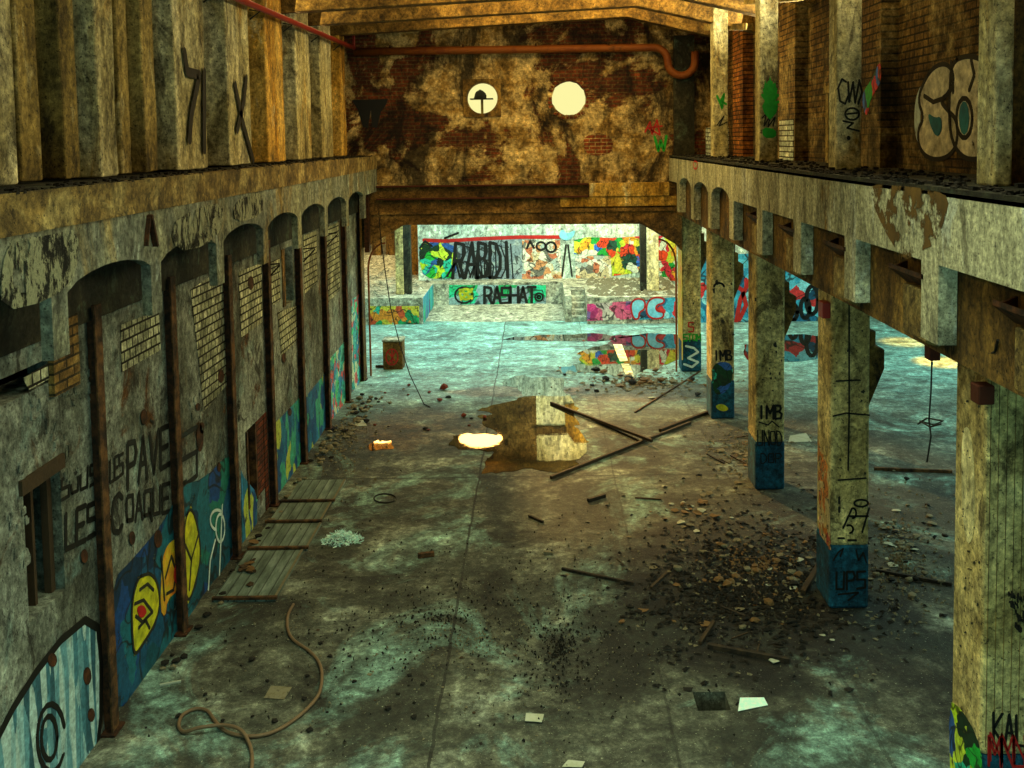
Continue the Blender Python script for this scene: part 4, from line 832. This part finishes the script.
# wooden box
t = thing('wooden_crate', (-3.45, 23.4, 0), 'brown box with a scrawled heart-shaped tag standing by the opening', 'box')
a = pZ(383, 370); b = pZ(402, 370); y = 23.2
bx = MB().box(a.x, a.x+.46, y, y+.45, 0, .66).build('box_body', M['conc_brown'], t, bevel=.012); 
lbl(MB().box(a.x-.015, a.x+.475, y-.015, y+.465, .66, .70).build('lid', M['far_rubble'], t, bevel=.006), 'pale dusty top')
mb = strokes([arc(392, 357, 6, 8), [(389, 353), (395, 361)], [(395, 352), (390, 362)], [(392, 350), (392, 364)]], 'Y-', y, .03, .006); mb.build('scrawl', M['red_p'], t)
tag(MB().tube([(-3.9, 23.4, .036), (a.x-.03, 23.4, .036)], .035, 8).build('short_pipe', M['rust']), 'short rusty pipe between the box and the left wall', 'pipe')
# ================================================================== RIGHT ANNEX
struct(MB().box(4.5, 24, -3, 22.8, 4.95, 5.3).build('ceiling_annex', M['ceil']))
struct(MB().box(24, 24.2, -3, 44, 0, 5.5).build('wall_annex_right', M['far_cream']))
wa = struct(MB().box(4.3, 8.0, 28.6, 28.9, 0, 5.3).build('wall_annex_far', M['far_wall']))
far('mural_field', M['mural_cyan'], [(690, 255), (819, 252), (819, 326), (690, 326)], 28.6, 'cyan and dark graffiti covering the far annex wall', parent=wa)
mb = strokes([[(735, 285), (742, 290), (746, 305), (740, 318)], [(748, 283), (740, 300), (736, 322)]], 'Y-', 28.6, .12, .02); lbl(mb.build('red_strokes', M['red_p'], wa), 'red strokes')
mb = strokes([arc(805, 308, 4.5, 10), arc(793, 312, 4, 8), arc(812, 300, 6, 14)], 'Y-', 28.6, .12, .02); lbl(mb.build('black_loops', M['spray'], wa), 'black looped letters')
# sunlit ledge beyond the plate
# hanging lamp box with cable
t = thing('lamp_box', (3.15, 7.8, 3.5), 'small dark red fitting hanging under the right balcony beside the nearest column', 'lamp')
p = pX(933, 351, 3.2)
MB().box(p.x-.05, p.x+.04, p.y-.06, p.y+.06, p.z-.07, p.z+.09).build('housing', M['rust_beam'], t, bevel=.01)
t2 = thing('hanging_cable', (3.2, p.y, 2.5), 'thin knotted cable hanging from the fitting at the right', 'cable')
c = [pX(932, 360, 3.2), pX(931, 390, 3.2), pX(929, 420, 3.2), pX(931, 436, 3.2), pX(927, 462, 3.2)]
MB().tube(c, .007, 6).build('cord', M['black'], t2)
k = [pX(918, 424, 3.2), pX(927, 418, 3.22), pX(943, 421, 3.18), pX(934, 425, 3.24), pX(920, 421, 3.2), pX(930, 427, 3.15), pX(941, 424, 3.2)]
MB().tube(k, .007, 6).build('knot', M['black'], t2)
mb = MB(); q = [pX(954, 372, 3.2), pX(980, 360, 3.2)]
fx = thing('wall_fitting', (3.2, 7.1, 3.4), 'rusty iron fitting at the head of the nearest column', 'bracket')
mb.box(3.12, 3.24, 7.02, 7.16, 3.42, 3.56).build('bracket_plate', M['rust_beam'], fx, bevel=.01)
MB().tube([pX(975, 350, 3.15), pX(985, 356, 3.13), pX(995, 352, 3.1), pX(998, 340, 3.08)], .01, 6).build('cable_end', M['black'], fx)
tag(MB().box(3.15, 3.24, 11.02, 11.2, 3.32, 3.5).build('junction_box', M['redpipe'], bevel=.008), 'small red junction box at the head of the column by the rubble heap', 'box')
# rope hanging at the left of the opening
r = [pY(379, 217, 22.2), pY(381, 240, 22.1), pY(385, 270, 22.0), pY(391, 310, 21.7), pY(400, 345, 21.3), pY(410, 375, 20.9), pZ(424, 405)+Vector((0, 0, .02)), pZ(430, 408)+Vector((0, 0, .02))]
tag(MB().tube(r, .012, 6).build('hanging_rope', M['black']), 'thin dark rope hanging from the lintel down to the floor at left', 'rope')
# things on the wall by the opening at upper left corner
tag(MB().box(-3.86, -3.76, 22.1, 22.28, 2.9, 4.6).build('drain_pipe_box', M['rust_dark']), 'dark steel casing in the upper left corner of the opening', 'casing')
# vent seen through the left round window
vx = pY(481, 98, 30)
t = thing('roof_vent', (vx.x, 30, 5.5), 'dark domed roof vent seen through the left round window', 'vent')
MB().tube([(vx.x+.03, 30, 5.5), (vx.x+.03, 30, vx.z-.05)], .04, 10).build('stem', M['conc_up'], t)
MB().beam((vx.x-.32, 30, vx.z-.03), (vx.x+.36, 30, vx.z-.03), .4, .03).build('plate', M['black'], t)
dm = MB(); N = 12
for i in range(6):
    a = math.pi/2*i/5
    for j in range(N): b = 2*math.pi*j/N; dm.v.append(Vector((vx.x-.03+.19*math.cos(a)*math.cos(b)*(1+.12*math.sin(3*b+i)), 30+.19*math.cos(a)*math.sin(b), vx.z-.02+.26*math.sin(a)*(1+.06*math.sin(2*b+i)))))
for i in range(5):
    for j in range(N): dm.f.append((i*N+j, i*N+(j+1) % N, (i+1)*N+(j+1) % N, (i+1)*N+j))
dm.build('dome', M['black'], t)

# ================================================================== THINGS ON THE FLOOR
def puddle(poly, label, sm=2, z=.006):
    P = []
    for i in range(len(poly)):
        a, b = Vector(poly[i]), Vector(poly[(i+1) % len(poly)]); P += [a.lerp(b, k/3) for k in range(3)]
    for _ in range(1):
        Q = []
        for i in range(len(P)):
            a, b = P[i], P[(i+1) % len(P)]; Q += [a*.75+b*.25, a*.25+b*.75]
        P = Q
    W = [pZ(p.x, p.y, 0) for p in P]; W = [w+Vector((noise.noise(w*1.3)*.2+noise.noise(w*4)*.12, noise.noise(w*1.3+Vector((9, 0, 0)))*.35+noise.noise(w*4.1)*.25, 0)) for w in W]
    mb = MB(); mb.prism([(w.x, w.y) for w in W], 'Z', 0.0005, z); tag(mb.build('puddle', M['water']), label, 'puddle', 'puddles')
puddle([(486, 472), (476, 462), (492, 452), (462, 451), (446, 445), (452, 437), (474, 433), (496, 432), (484, 427), (476, 420), (494, 416), (480, 408), (498, 403), (518, 400), (522, 393), (506, 384), (516, 374), (530, 378), (560, 378), (570, 395), (572, 420), (582, 430), (586, 450), (582, 466), (560, 474), (520, 474)], 'large puddle mirroring the far room in the middle of the hall')
puddle([(575, 356), (600, 345), (620, 338), (660, 332), (684, 335), (688, 350), (672, 364), (650, 368), (640, 374), (612, 376), (596, 370), (572, 376), (560, 368), (580, 362)], 'long puddle at the foot of the farthest column by the PC mural')
puddle([(500, 339), (530, 336), (590, 334), (640, 336), (600, 342), (545, 341)], 'thin puddle just beyond the opening')
puddle([(366, 446), (374, 441), (388, 440), (394, 445), (386, 449), (372, 450)], 'smallest puddle, near the left wall')
puddle([(740, 345), (790, 335), (850, 338), (850, 352), (800, 362), (750, 362)], 'puddle in the side aisle behind the columns')
# boards by the left wall
BT = ['nearest', 'second', 'third', 'farthest']
for i, (y0_, y1_, x0, x1) in enumerate(((11.38, 12.78, -3.88, -3.14), (12.82, 13.7, -3.88, -3.1), (13.74, 14.5, -3.9, -3.12), (14.54, 15.5, -3.88, -3.1))):
    t = thing('board_panel', ((x0+x1)/2, y0_, 0), 'ribbed grey panel lying by the left wall, %s of the four' % BT[i], 'panel', 'panels on the floor by the left wall')
    MB().box(x0+.02*i, x1, y0_, y1_, .0, .03).build('sheet', M['board'], t)
    MB().box(x0, x1+.02, y0_-.02, y0_+.03, .03, .06).build('batten', M['rust'], t)
    MB().box(x1-.03, x1, y0_, y1_, .03, .04).build('side_trim', M['stone'], t)
# hose
hp = [(293.5, 606), (288, 617), (287.6, 630), (293.5, 641.6), (308.8, 652.5), (318.6, 663.5), (322, 676.6), (319.7, 694), (311, 707), (296.8, 720), (278, 732), (258.5, 738), (238.8, 737.4), (223.5, 732), (214.7, 722.5), (207, 712.7), (195, 711), (183, 717), (178.6, 727), (184, 734), (199.4, 734.6), (223.5, 732), (241, 737), (249.7, 746.6), (252, 757.5), (252, 768), (250, 790)]
def cat(pts, n=6):
    P = [Vector(p) for p in pts]; P = [P[0]]+P+[P[-1]]; o = []
    for i in range(1, len(P)-2):
        for k in range(n):
            t = k/n; a, b, c, d = P[i-1:i+3]
            o.append(.5*((2*b)+(c-a)*t+(2*a-5*b+4*c-d)*t*t+(3*b-a-3*c+d)*t**3))
    o.append(P[-2]); return o
W = cat([pZ(*p)+Vector((0, 0, .02+(.045 if 20 <= i <= 22 else 0))) for i, p in enumerate(hp)])
tag(MB().tube(W, .017, 8).build('rubber_hose', M['hose'], smooth=True), 'brown hose curling over the floor at lower left', 'hose')
def stick(name, a, b, w, mat, label, cat_, z=None, z2=None, grp=None, h=None):
    A = pZ(*a); B = pZ(*b); A.z = w*.5+(z or 0); B.z = w*.5+(z2 if z2 is not None else (z or 0))
    n = 5; P = []
    o = MB().beam(A, B, w, h or w).build(name, mat, bevel=.003)
    return tag(o, label, cat_, grp)
stick('long_pole', (551, 404), (652, 446), .05, M['wood'], 'long thin pole lying beside the big puddle, upper of the crossing poles', 'pole', .0, .07, 'poles')
stick('long_pole', (575, 412), (640, 442), .03, M['wood_dk'], 'short thin rod lying along the upper pole', 'pole', 0, None, 'poles')
stick('long_pole', (551, 479), (690, 424), .05, M['wood'], 'long dark pole running from the puddle to the columns', 'pole', 0, None, 'poles')
stick('wood_strip', (562, 570), (634, 585), .035, M['wood_dk'], 'dark strip of wood lying on the mid floor', 'stick')
stick('wood_strip', (588, 502), (605, 497), .05, M['wood_dk'], 'short black piece of wood near the lower pole', 'stick')
stick('wood_strip', (529, 517), (543, 523), .035, M['wood_dk'], 'small dark splinter in the middle of the floor', 'stick')
stick('wood_strip', (418, 558), (434, 556), .06, M['rust'], 'small reddish brown block on the mid floor', 'block')
stick('wood_strip', (544, 554), (553, 555), .04, M['stone'], 'small pale stub beside the dark strip of wood', 'stick')
stick('wood_strip', (708, 648), (790, 663), .05, M['wood_dk'], 'charred plank along the front of the rubble heap', 'plank')
stick('wood_strip', (700, 645), (714, 628), .04, M['wood'], 'short upright-slanting lath before the rubble heap', 'stick', 0, .05)
stick('wood_strip', (803, 595), (822, 572), .06, M['wood'], 'pale plank end leaning near the column foot', 'stick', 0, .12)
stick('wood_strip', (876, 572+0), (952, 586), .04, M['wood_dk'], 'dark lath behind the column by the heap', 'stick')
stick('wood_strip', (874, 470), (952, 473), .05, M['rust'], 'long rusty rod on the floor of the side aisle', 'rod')
stick('wood_strip', (160, 686), (181, 682), .02, M['paperw'], 'thin white stick by the left wall', 'stick')
stick('wood_strip', (660, 432), (712, 412), .06, M['wood'], 'timber end beside the fourth column', 'plank')
stick('wood_strip', (635, 413), (700, 372), .03, M['rust'], 'thin rod in the rubble before the farthest column', 'rod')
ring_ = MB().tube([pZ(385+11*math.cos(a), 499+4.5*math.sin(a))+Vector((0, 0, .012)) for a in [2*math.pi*k/20 for k in range(20)]], .01, 6, True); tag(ring_.build('wire_ring', M['black']), 'dark wire ring lying on the floor at left', 'ring')
# fibre clump
wool = MB(); c = pZ(342, 541)
for _ in range(700):
    a = rnd.uniform(0, 6.28); r_ = rnd.random()**.6; p = c+Vector((math.cos(a)*r_*.27, math.sin(a)*r_*.2, .005+.17*(1-r_)*rnd.random()))
    d = Vector((rnd.uniform(-1, 1), rnd.uniform(-1, 1), rnd.uniform(-.3, .7))).normalized()*rnd.uniform(.02, .07); s = Vector((rnd.uniform(-1, 1), rnd.uniform(-1, 1), rnd.uniform(-1, 1))).normalized()*.006
    if p.z+d.z < .004: d.z = .01
    wool.add([p-s, p+s, p+d+s, p+d-s], [(0, 1, 2, 3)])
tag(wool.build('insulation_wool', M['wool']), 'clump of pale turquoise fibre on the floor beside the panels', 'insulation', None, 'stuff')
def sheet(px, mat, label, grp=None, name='paper_sheet'):
    W_ = [pZ(*p) for p in px]; W_ = [w+Vector((0, 0, .006+.02*rnd.random())) for w in W_]
    mb = MB().add(W_+[w-Vector((0, 0, .004)) for w in W_], [(0, 1, 2, 3), (7, 6, 5, 4), (0, 4, 5, 1), (1, 5, 6, 2), (2, 6, 7, 3), (3, 7, 4, 0)])
    tag(mb.build(name, mat), label, 'paper', grp)
sheet([(525, 723), (542, 724), (544, 715), (526, 714)], M['paperw'], 'white paper scrap near the bottom of the floor')
sheet([(562, 769), (582, 770), (585, 762), (568, 761)], M['paperw'], 'white paper scrap cut by the bottom edge')
sheet([(264, 699), (284, 700), (292, 689), (271, 688)], M['stone'], 'pale square flake inside the curve of the hose')
sheet([(355, 427), (367, 426), (364, 421), (355, 422)], M['paperw'], 'pale square tile by the far left wall')
sheet([(738, 713), (768, 706), (764, 699), (740, 700)], M['wool'], 'pale torn sheet beside the square pit')
sheet([(788, 443), (812, 442), (806, 434), (790, 436)], M['paperw'], 'white sheet behind the third column')
sheet([(600, 420), (622, 424), (618, 417), (604, 415)], M['stone'], 'grey flat slab before the poles') if False else None
sheet([(695, 556), (716, 560), (712, 552), (698, 549)], M['papero'], 'tan board in the rubble heap') if False else None

# debris prototypes
def chunk(seed, flat):
    r = random.Random(seed); bm = bmesh.new(); bmesh.ops.create_icosphere(bm, subdivisions=1, radius=.5)
    for v in bm.verts:
        v.co = Vector((v.co.x*r.uniform(.6, 1.3), v.co.y*r.uniform(.5, 1.1), v.co.z*flat*r.uniform(.6, 1.3)))
    mz = min(v.co.z for v in bm.verts)
    for v in bm.verts: v.co.z -= mz
    me = bpy.data.meshes.new('chunk'); bm.to_mesh(me); bm.free(); return me
def scrap(seed):
    r = random.Random(seed); bm = bmesh.new(); n = 6
    top = [bm.verts.new((.5*math.cos(2*math.pi*i/n)*r.uniform(.5, 1.1), .42*math.sin(2*math.pi*i/n)*r.uniform(.6, 1.1), .03+r.uniform(0, .22))) for i in range(n)]
    bot = [bm.verts.new((v.co.x*.98, v.co.y*.98, max(0, v.co.z-.035))) for v in top]
    ct = bm.verts.new((0, 0, .1+r.uniform(0, .15))); cb = bm.verts.new((0, 0, .03))
    for i in range(n):
        j = (i+1) % n; bm.faces.new((top[i], top[j], ct)); bm.faces.new((bot[j], bot[i], cb)); bm.faces.new((bot[i], bot[j], top[j], top[i]))
    bmesh.ops.recalc_face_normals(bm, faces=bm.faces); me = bpy.data.meshes.new('scrap'); bm.to_mesh(me); bm.free(); return me
def lath(seed):
    r = random.Random(seed); mb = MB().beam((-.5, 0, .03), (.5, r.uniform(-.05, .05), .04+r.uniform(0, .08)), .07, .05); bm = bmesh.new(); vv = [bm.verts.new(v) for v in mb.v]
    for f_ in mb.f: bm.faces.new([vv[i] for i in f_])
    bmesh.ops.recalc_face_normals(bm, faces=bm.faces); me = bpy.data.meshes.new('lath'); bm.to_mesh(me); bm.free(); return me
protos = {}
def proto(kind, mat):
    k = (kind, mat)
    if k not in protos:
        L = []
        for s in range(4):
            me = {'rubble_chunk': lambda: chunk(s+len(protos)*7, .6), 'torn_scrap': lambda: scrap(s+len(protos)*7), 'splinter': lambda: lath(s+len(protos)*5)}[kind]()
            me.materials.append(M[mat]); L.append(me)
        protos[k] = L
    return protos[k]
def scatter(kind, mats, zone, n, s0, s1, label, cat_, grp, gauss=True):
    """zone: pixel ellipse (cx, cy, rx, ry) or point list"""
    for _ in range(n):
        if len(zone) == 4 and not isinstance(zone[0], tuple):
            a = rnd.uniform(0, 6.283); r_ = math.sqrt(rnd.random()) if not gauss else min(1.4, abs(rnd.gauss(0, .55)))
            x, y = zone[0]+zone[2]*r_*math.cos(a), zone[1]+zone[3]*r_*math.sin(a)
        else:
            k = rnd.randrange(len(zone)-1); t = rnd.random(); x = zone[k][0]*(1-t)+zone[k+1][0]*t+rnd.uniform(-1, 1)*(zone[k][2]); y = zone[k][1]*(1-t)+zone[k+1][1]*t+rnd.uniform(-.5, .5)*(zone[k][2])
        p = pZ(x, y)
        if any(CXL-.1 < p.x < CXR+.1 and cy_-.1 < p.y < cy_+.65 for cy_ in colY): continue
        if p.x < XL+.12 and p.y < 22.4: p.x = XL+.15+rnd.random()*.2
        if hx0-.1 < p.x < hx1+.1 and hy0-.1 < p.y < hy1+.1: continue
        s = rnd.uniform(s0, s1)
        o = bpy.data.objects.new(kind, rnd.choice(proto(kind, rnd.choice(mats)))); COL.objects.link(o)
        o.location = (p.x, p.y, 0.001); o.rotation_euler = (0, 0, rnd.uniform(0, 6.28)); o.scale = (s, s, s*rnd.uniform(.6, 1))
        tag(o, label, cat_, grp)
HEAP = (755, 575, 115, 72)
scatter('torn_scrap', ['paperw', 'papero', 'stone', 'stone'], HEAP, 75, .05, .17, 'torn pale or rusty scrap lying in the sooty heap beside the columns', 'scrap', 'scraps in the sooty heap')
scatter('rubble_chunk', ['stone_dk', 'stone', 'papero'], HEAP, 75, .04, .15, 'small lump of rubble in the sooty heap beside the columns', 'rubble', 'lumps in the sooty heap')
scatter('torn_scrap', ['papero', 'papero', 'stone'], (765, 570, 45, 28), 40, .05, .14, 'rust coloured scrap at the core of the sooty heap', 'scrap', 'rust coloured scraps in the heap core')
scatter('splinter', ['wood_dk', 'wood'], HEAP, 20, .15, .5, 'splinter of wood among the sooty heap', 'splinter', 'splinters in the sooty heap')
scatter('torn_scrap', ['stone', 'paperw', 'papero'], (690, 510, 42, 22), 28, .06, .2, 'dusty scrap in the small pile behind the sooty heap', 'scrap', 'scraps behind the heap')
scatter('torn_scrap', ['papero', 'stone', 'stone'], (745, 455, 45, 26), 30, .06, .22, 'yellowish rubble scrap in the light patch between the third and fourth columns', 'scrap', 'scraps between third and fourth columns')
scatter('splinter', ['wood', 'wood_dk'], (740, 460, 45, 24), 10, .2, .6, 'thin lath between the third and fourth columns', 'splinter', 'laths between third and fourth columns')
scatter('rubble_chunk', ['stone', 'papero', 'stone_dk', 'papero'], (645, 384, 75, 13), 40, .07, .24, 'brown lump of rubble on the bank before the farthest columns', 'rubble', 'lumps before the farthest columns')
scatter('torn_scrap', ['paperw', 'stone', 'papero'], (640, 386, 70, 14), 22, .08, .26, 'flat scrap on the bank before the farthest columns', 'scrap', 'scraps before the farthest columns')
scatter('rubble_chunk', ['stone_dk', 'stone'], [(135, 700, 6), (200, 620, 6), (262, 530, 5), (310, 465, 4)], 34, .04, .12, 'small rubble lump along the foot of the left wall, near half', 'rubble', 'lumps along the near left wall')
scatter('rubble_chunk', ['stone', 'stone_dk', 'stone'], [(310, 465, 22), (345, 425, 20), (375, 395, 18)], 60, .05, .18, 'pale rubble lump near the far half of the left wall', 'rubble', 'lumps along the far left wall')
scatter('torn_scrap', ['stone', 'paperw'], (900, 545, 50, 40), 34, .05, .2, 'pale scrap in the side aisle behind the tall column', 'scrap', 'scraps in the side aisle')
scatter('rubble_chunk', ['stone_dk', 'stone'], (905, 560, 50, 80), 30, .04, .14, 'small lump in the side aisle between the two nearest columns', 'rubble', 'lumps in the side aisle')
scatter('torn_scrap', ['stone', 'stone_dk', 'wood'], (500, 620, 200, 130), 46, .02, .07, 'tiny flake scattered over the open middle of the floor', 'scrap', 'flakes on the middle floor', False)
scatter('rubble_chunk', ['stone_dk'], (300, 700, 130, 60), 24, .03, .09, 'dark crumb on the floor around the hose', 'rubble', 'crumbs round the hose', False)
scatter('rubble_chunk', ['stone_dk', 'bricks_red'], (420, 420, 70, 40), 18, .05, .16, 'dark crumb on the floor left of the large puddle', 'rubble', 'crumbs left of the puddle', False)
scatter('torn_scrap', ['wood', 'papero'], (250, 570, 22, 28), 14, .08, .2, 'rotten scrap lying on or by the ribbed panels', 'scrap', 'scraps by the panels')
for o in [o for o in COL.objects if o.get('group') == 'scraps by the panels']: o.location.z = .031
o = bpy.data.objects.new('brick_block', proto('rubble_chunk', 'bricks_red')[0]); COL.objects.link(o); p = pZ(444, 390); o.location = p; o.scale = (.24, .2, .24); tag(o, 'single dark red block on the floor under the opening', 'brick')
# fine litter nobody could count
def litter(name, mat, zone, n, s, label, seed):
    r = random.Random(seed); mb = MB()
    for _ in range(n):
        a = r.uniform(0, 6.283); q = min(1.5, abs(r.gauss(0, .55))); p = pZ(zone[0]+zone[2]*q*math.cos(a), zone[1]+zone[3]*q*math.sin(a))
        if any(CXL-.05 < p.x < CXR+.05 and cy_-.05 < p.y < cy_+.6 for cy_ in colY) or p.x < XL+.2: continue
        k = r.uniform(.4, 1.3)*s; t = r.uniform(0, 6.28); u = Vector((math.cos(t), math.sin(t), 0))*k; v = Vector((-math.sin(t), math.cos(t), 0))*k*r.uniform(.3, .9); h = r.uniform(.002, .03)
        P_ = [p-u-v, p+u-v*.6, p+u*.7+v, p-u*.8+v*.9]; P_ = [w+Vector((0, 0, .003+r.random()*h)) for w in P_]; cc = sum(P_, Vector())/4+Vector((0, 0, h))
        mb.add(P_+[cc], [(0, 1, 4), (1, 2, 4), (2, 3, 4), (3, 0, 4), (3, 2, 1, 0)])
    tag(mb.build(name, M[mat]), label, 'litter', None, 'stuff')
litter('fine_debris', 'stone_dk', (755, 585, 130, 80), 2600, .04, 'black fine debris of the sooty heap', 1)
litter('fine_debris', 'stone', (755, 575, 125, 75), 420, .024, 'pale fine debris of the sooty heap', 2)
litter('fine_debris', 'papero', (765, 568, 60, 32), 380, .03, 'rust brown fine debris at the heap core', 3)
litter('fine_debris', 'stone', (745, 450, 60, 34), 420, .035, 'yellowish fine debris between the third and fourth columns', 4)
litter('fine_debris', 'stone', (645, 383, 80, 15), 420, .05, 'fine debris on the bank before the farthest columns', 5)
litter('fine_debris', 'stone', (345, 430, 55, 60), 480, .03, 'fine debris along the far left wall', 6)
litter('fine_debris', 'stone', (900, 560, 60, 90), 500, .025, 'fine debris in the side aisle', 7)
litter('fine_debris', 'stone', (480, 640, 330, 130), 700, .012, 'grit over the middle floor', 8)
litter('fine_debris', 'stone_dk', (560, 650, 60, 70), 500, .013, 'dark crumbs in the middle of the near floor', 9)
litter('fine_debris', 'stone_dk', (440, 620, 380, 150), 800, .014, 'dark grit over the near floor', 10)
def zlit(mat, x0, x1, y0_, y1_, z, n, s, label, seed):
    r = random.Random(seed); mb = MB()
    for _ in range(n):
        p = Vector((r.uniform(x0, x1), r.uniform(y0_, y1_), z)); k = s*r.uniform(.4, 1.3)
        mb.add([p+Vector((-k, -k, 0)), p+Vector((k, -k*.6, 0)), p+Vector((k*.7, k, 0)), p+Vector((-k, k, 0)), p+Vector((0, 0, k*.9))], [(0, 1, 4), (1, 2, 4), (2, 3, 4), (3, 0, 4)])
    tag(mb.build('platform_rubble', M[mat]), label, 'rubble', None, 'stuff')
zlit('far_rubble', -8.8, -3.5, 29.2, 39.5, ZP, 500, .09, 'pale rubble on the left of the far platform', 11)
zlit('stone', 1.5, 4.1, 28.8, 32.4, ZP, 260, .09, 'grey rubble on the right of the far platform', 12)

# ================================================================== LIGHT
w = bpy.data.worlds.new('world'); SC.world = w; w.use_nodes = True
w.node_tree.nodes['Background'].inputs[0].default_value = lin('#fbf3a2'); w.node_tree.nodes['Background'].inputs[1].default_value = .75
def area(name, loc, rot, sx, sy, e, col, spread=180):
    l = bpy.data.lights.new(name, 'AREA'); l.shape = 'RECTANGLE'; l.size = sx; l.size_y = sy; l.energy = e; l.color = lin(col)[:3]; l.spread = math.radians(spread)
    o = bpy.data.objects.new(name, l); COL.objects.link(o); o.location = loc; o.rotation_euler = [math.radians(a) for a in rot]; return o
def spot(name, loc, to, e, col, ang, blend=.3, r=.05):
    l = bpy.data.lights.new(name, 'SPOT'); l.energy = e; l.color = lin(col)[:3]; l.spot_size = math.radians(ang); l.spot_blend = blend; l.shadow_soft_size = r
    o = bpy.data.objects.new(name, l); COL.objects.link(o); o.location = loc; o.rotation_euler = (Vector(to)-Vector(loc)).to_track_quat('-Z', 'Y').to_euler(); return o
area('rear_fill_light', (0, -2.6, 2.6), (85, 0, 0), 7.5, 3.5, 240, '#a8ece0')  # unseen fill lamp added behind the camera; the rear wall has no opening
area('far_wall_wash', (2.2, 30.8, 5.0), (48, 0, 0), 4, .5, 170, '#fff0b0')  # unseen lamp added so the puddle mirrors a brighter upper wall
area('top_fill_near', (0, 6, 8.1), (0, 0, 0), 4.5, 6, 240, '#dcecc0', 95)  # added overhead fill under a closed ceiling, brightens the near floor
area('top_fill_far', (.5, 18.0, 8.15), (0, 0, 0), 5, 7, 420, '#ffd880')  # unseen warm fill added below the solid roof
area('far_room_light', (-1, 27.3, 5.2), (0, 0, 0), 9, 7, 820, '#c8f7e8')
area('far_room_sun', (3.5, 26.5, 5.1), (0, 18, 0), 2.5, 2.5, 260, '#ffd080')
area('annex_light', (14, 18, 4.8), (0, 0, 0), 14, 16, 1300, '#c4f4e0')
area('left_aisle_light', (-6.5, 36, 5.1), (0, 0, 0), 4, 8, 420, '#ffe8a8')
area('high_fill_right', (3.9, 12, 7.6), (0, 100, 0), .8, 16, 420, '#fff0b8')  # added fill lamp aimed left, to lighten the upper left pilasters
area('high_fill_left', (-4.0, 12, 7.9), (0, -80, 0), .8, 16, 150, '#f0d890')  # weaker added fill aimed right; the brick wall behind it is windowless
spot('low_sun', (-1.6, 26.5, 4.7), (3.4, 14.5, 0), 5200, '#ffc870', 34, .4, .12)
# two added boards imitating sun glare, and the sunlit floor of the side aisle
sheet([(620, 362), (628, 361), (622, 345), (613, 345)], M['far_cream'], 'upper of two added pale strips imitating sun glare in the long puddle', None, 'glare_strip')
sheet([(627, 378), (634, 377), (629, 364), (621, 364)], M['far_cream'], 'lower of two added pale strips imitating sun glare in the long puddle', None, 'glare_strip')
a = pZ(621, 354); spot('glare_spot', (a.x-.3, a.y+.3, 5.0), a, 1500, '#ffb848', 13, .6, .01)  # warm spots added to make the two strips shine
b = pZ(628, 371); spot('glare_spot', (b.x-.3, b.y+.3, 5.0), b, 1300, '#ffb848', 10, .6, .01)
for (x, y, e) in ((942, 362, 5200), (905, 342, 2600)):
    a = pZ(x, y); spot('aisle_sun', (a.x, a.y+1, 4.7), a, e, '#ffa838', 18, .8, .05)
vs.exposure = .45
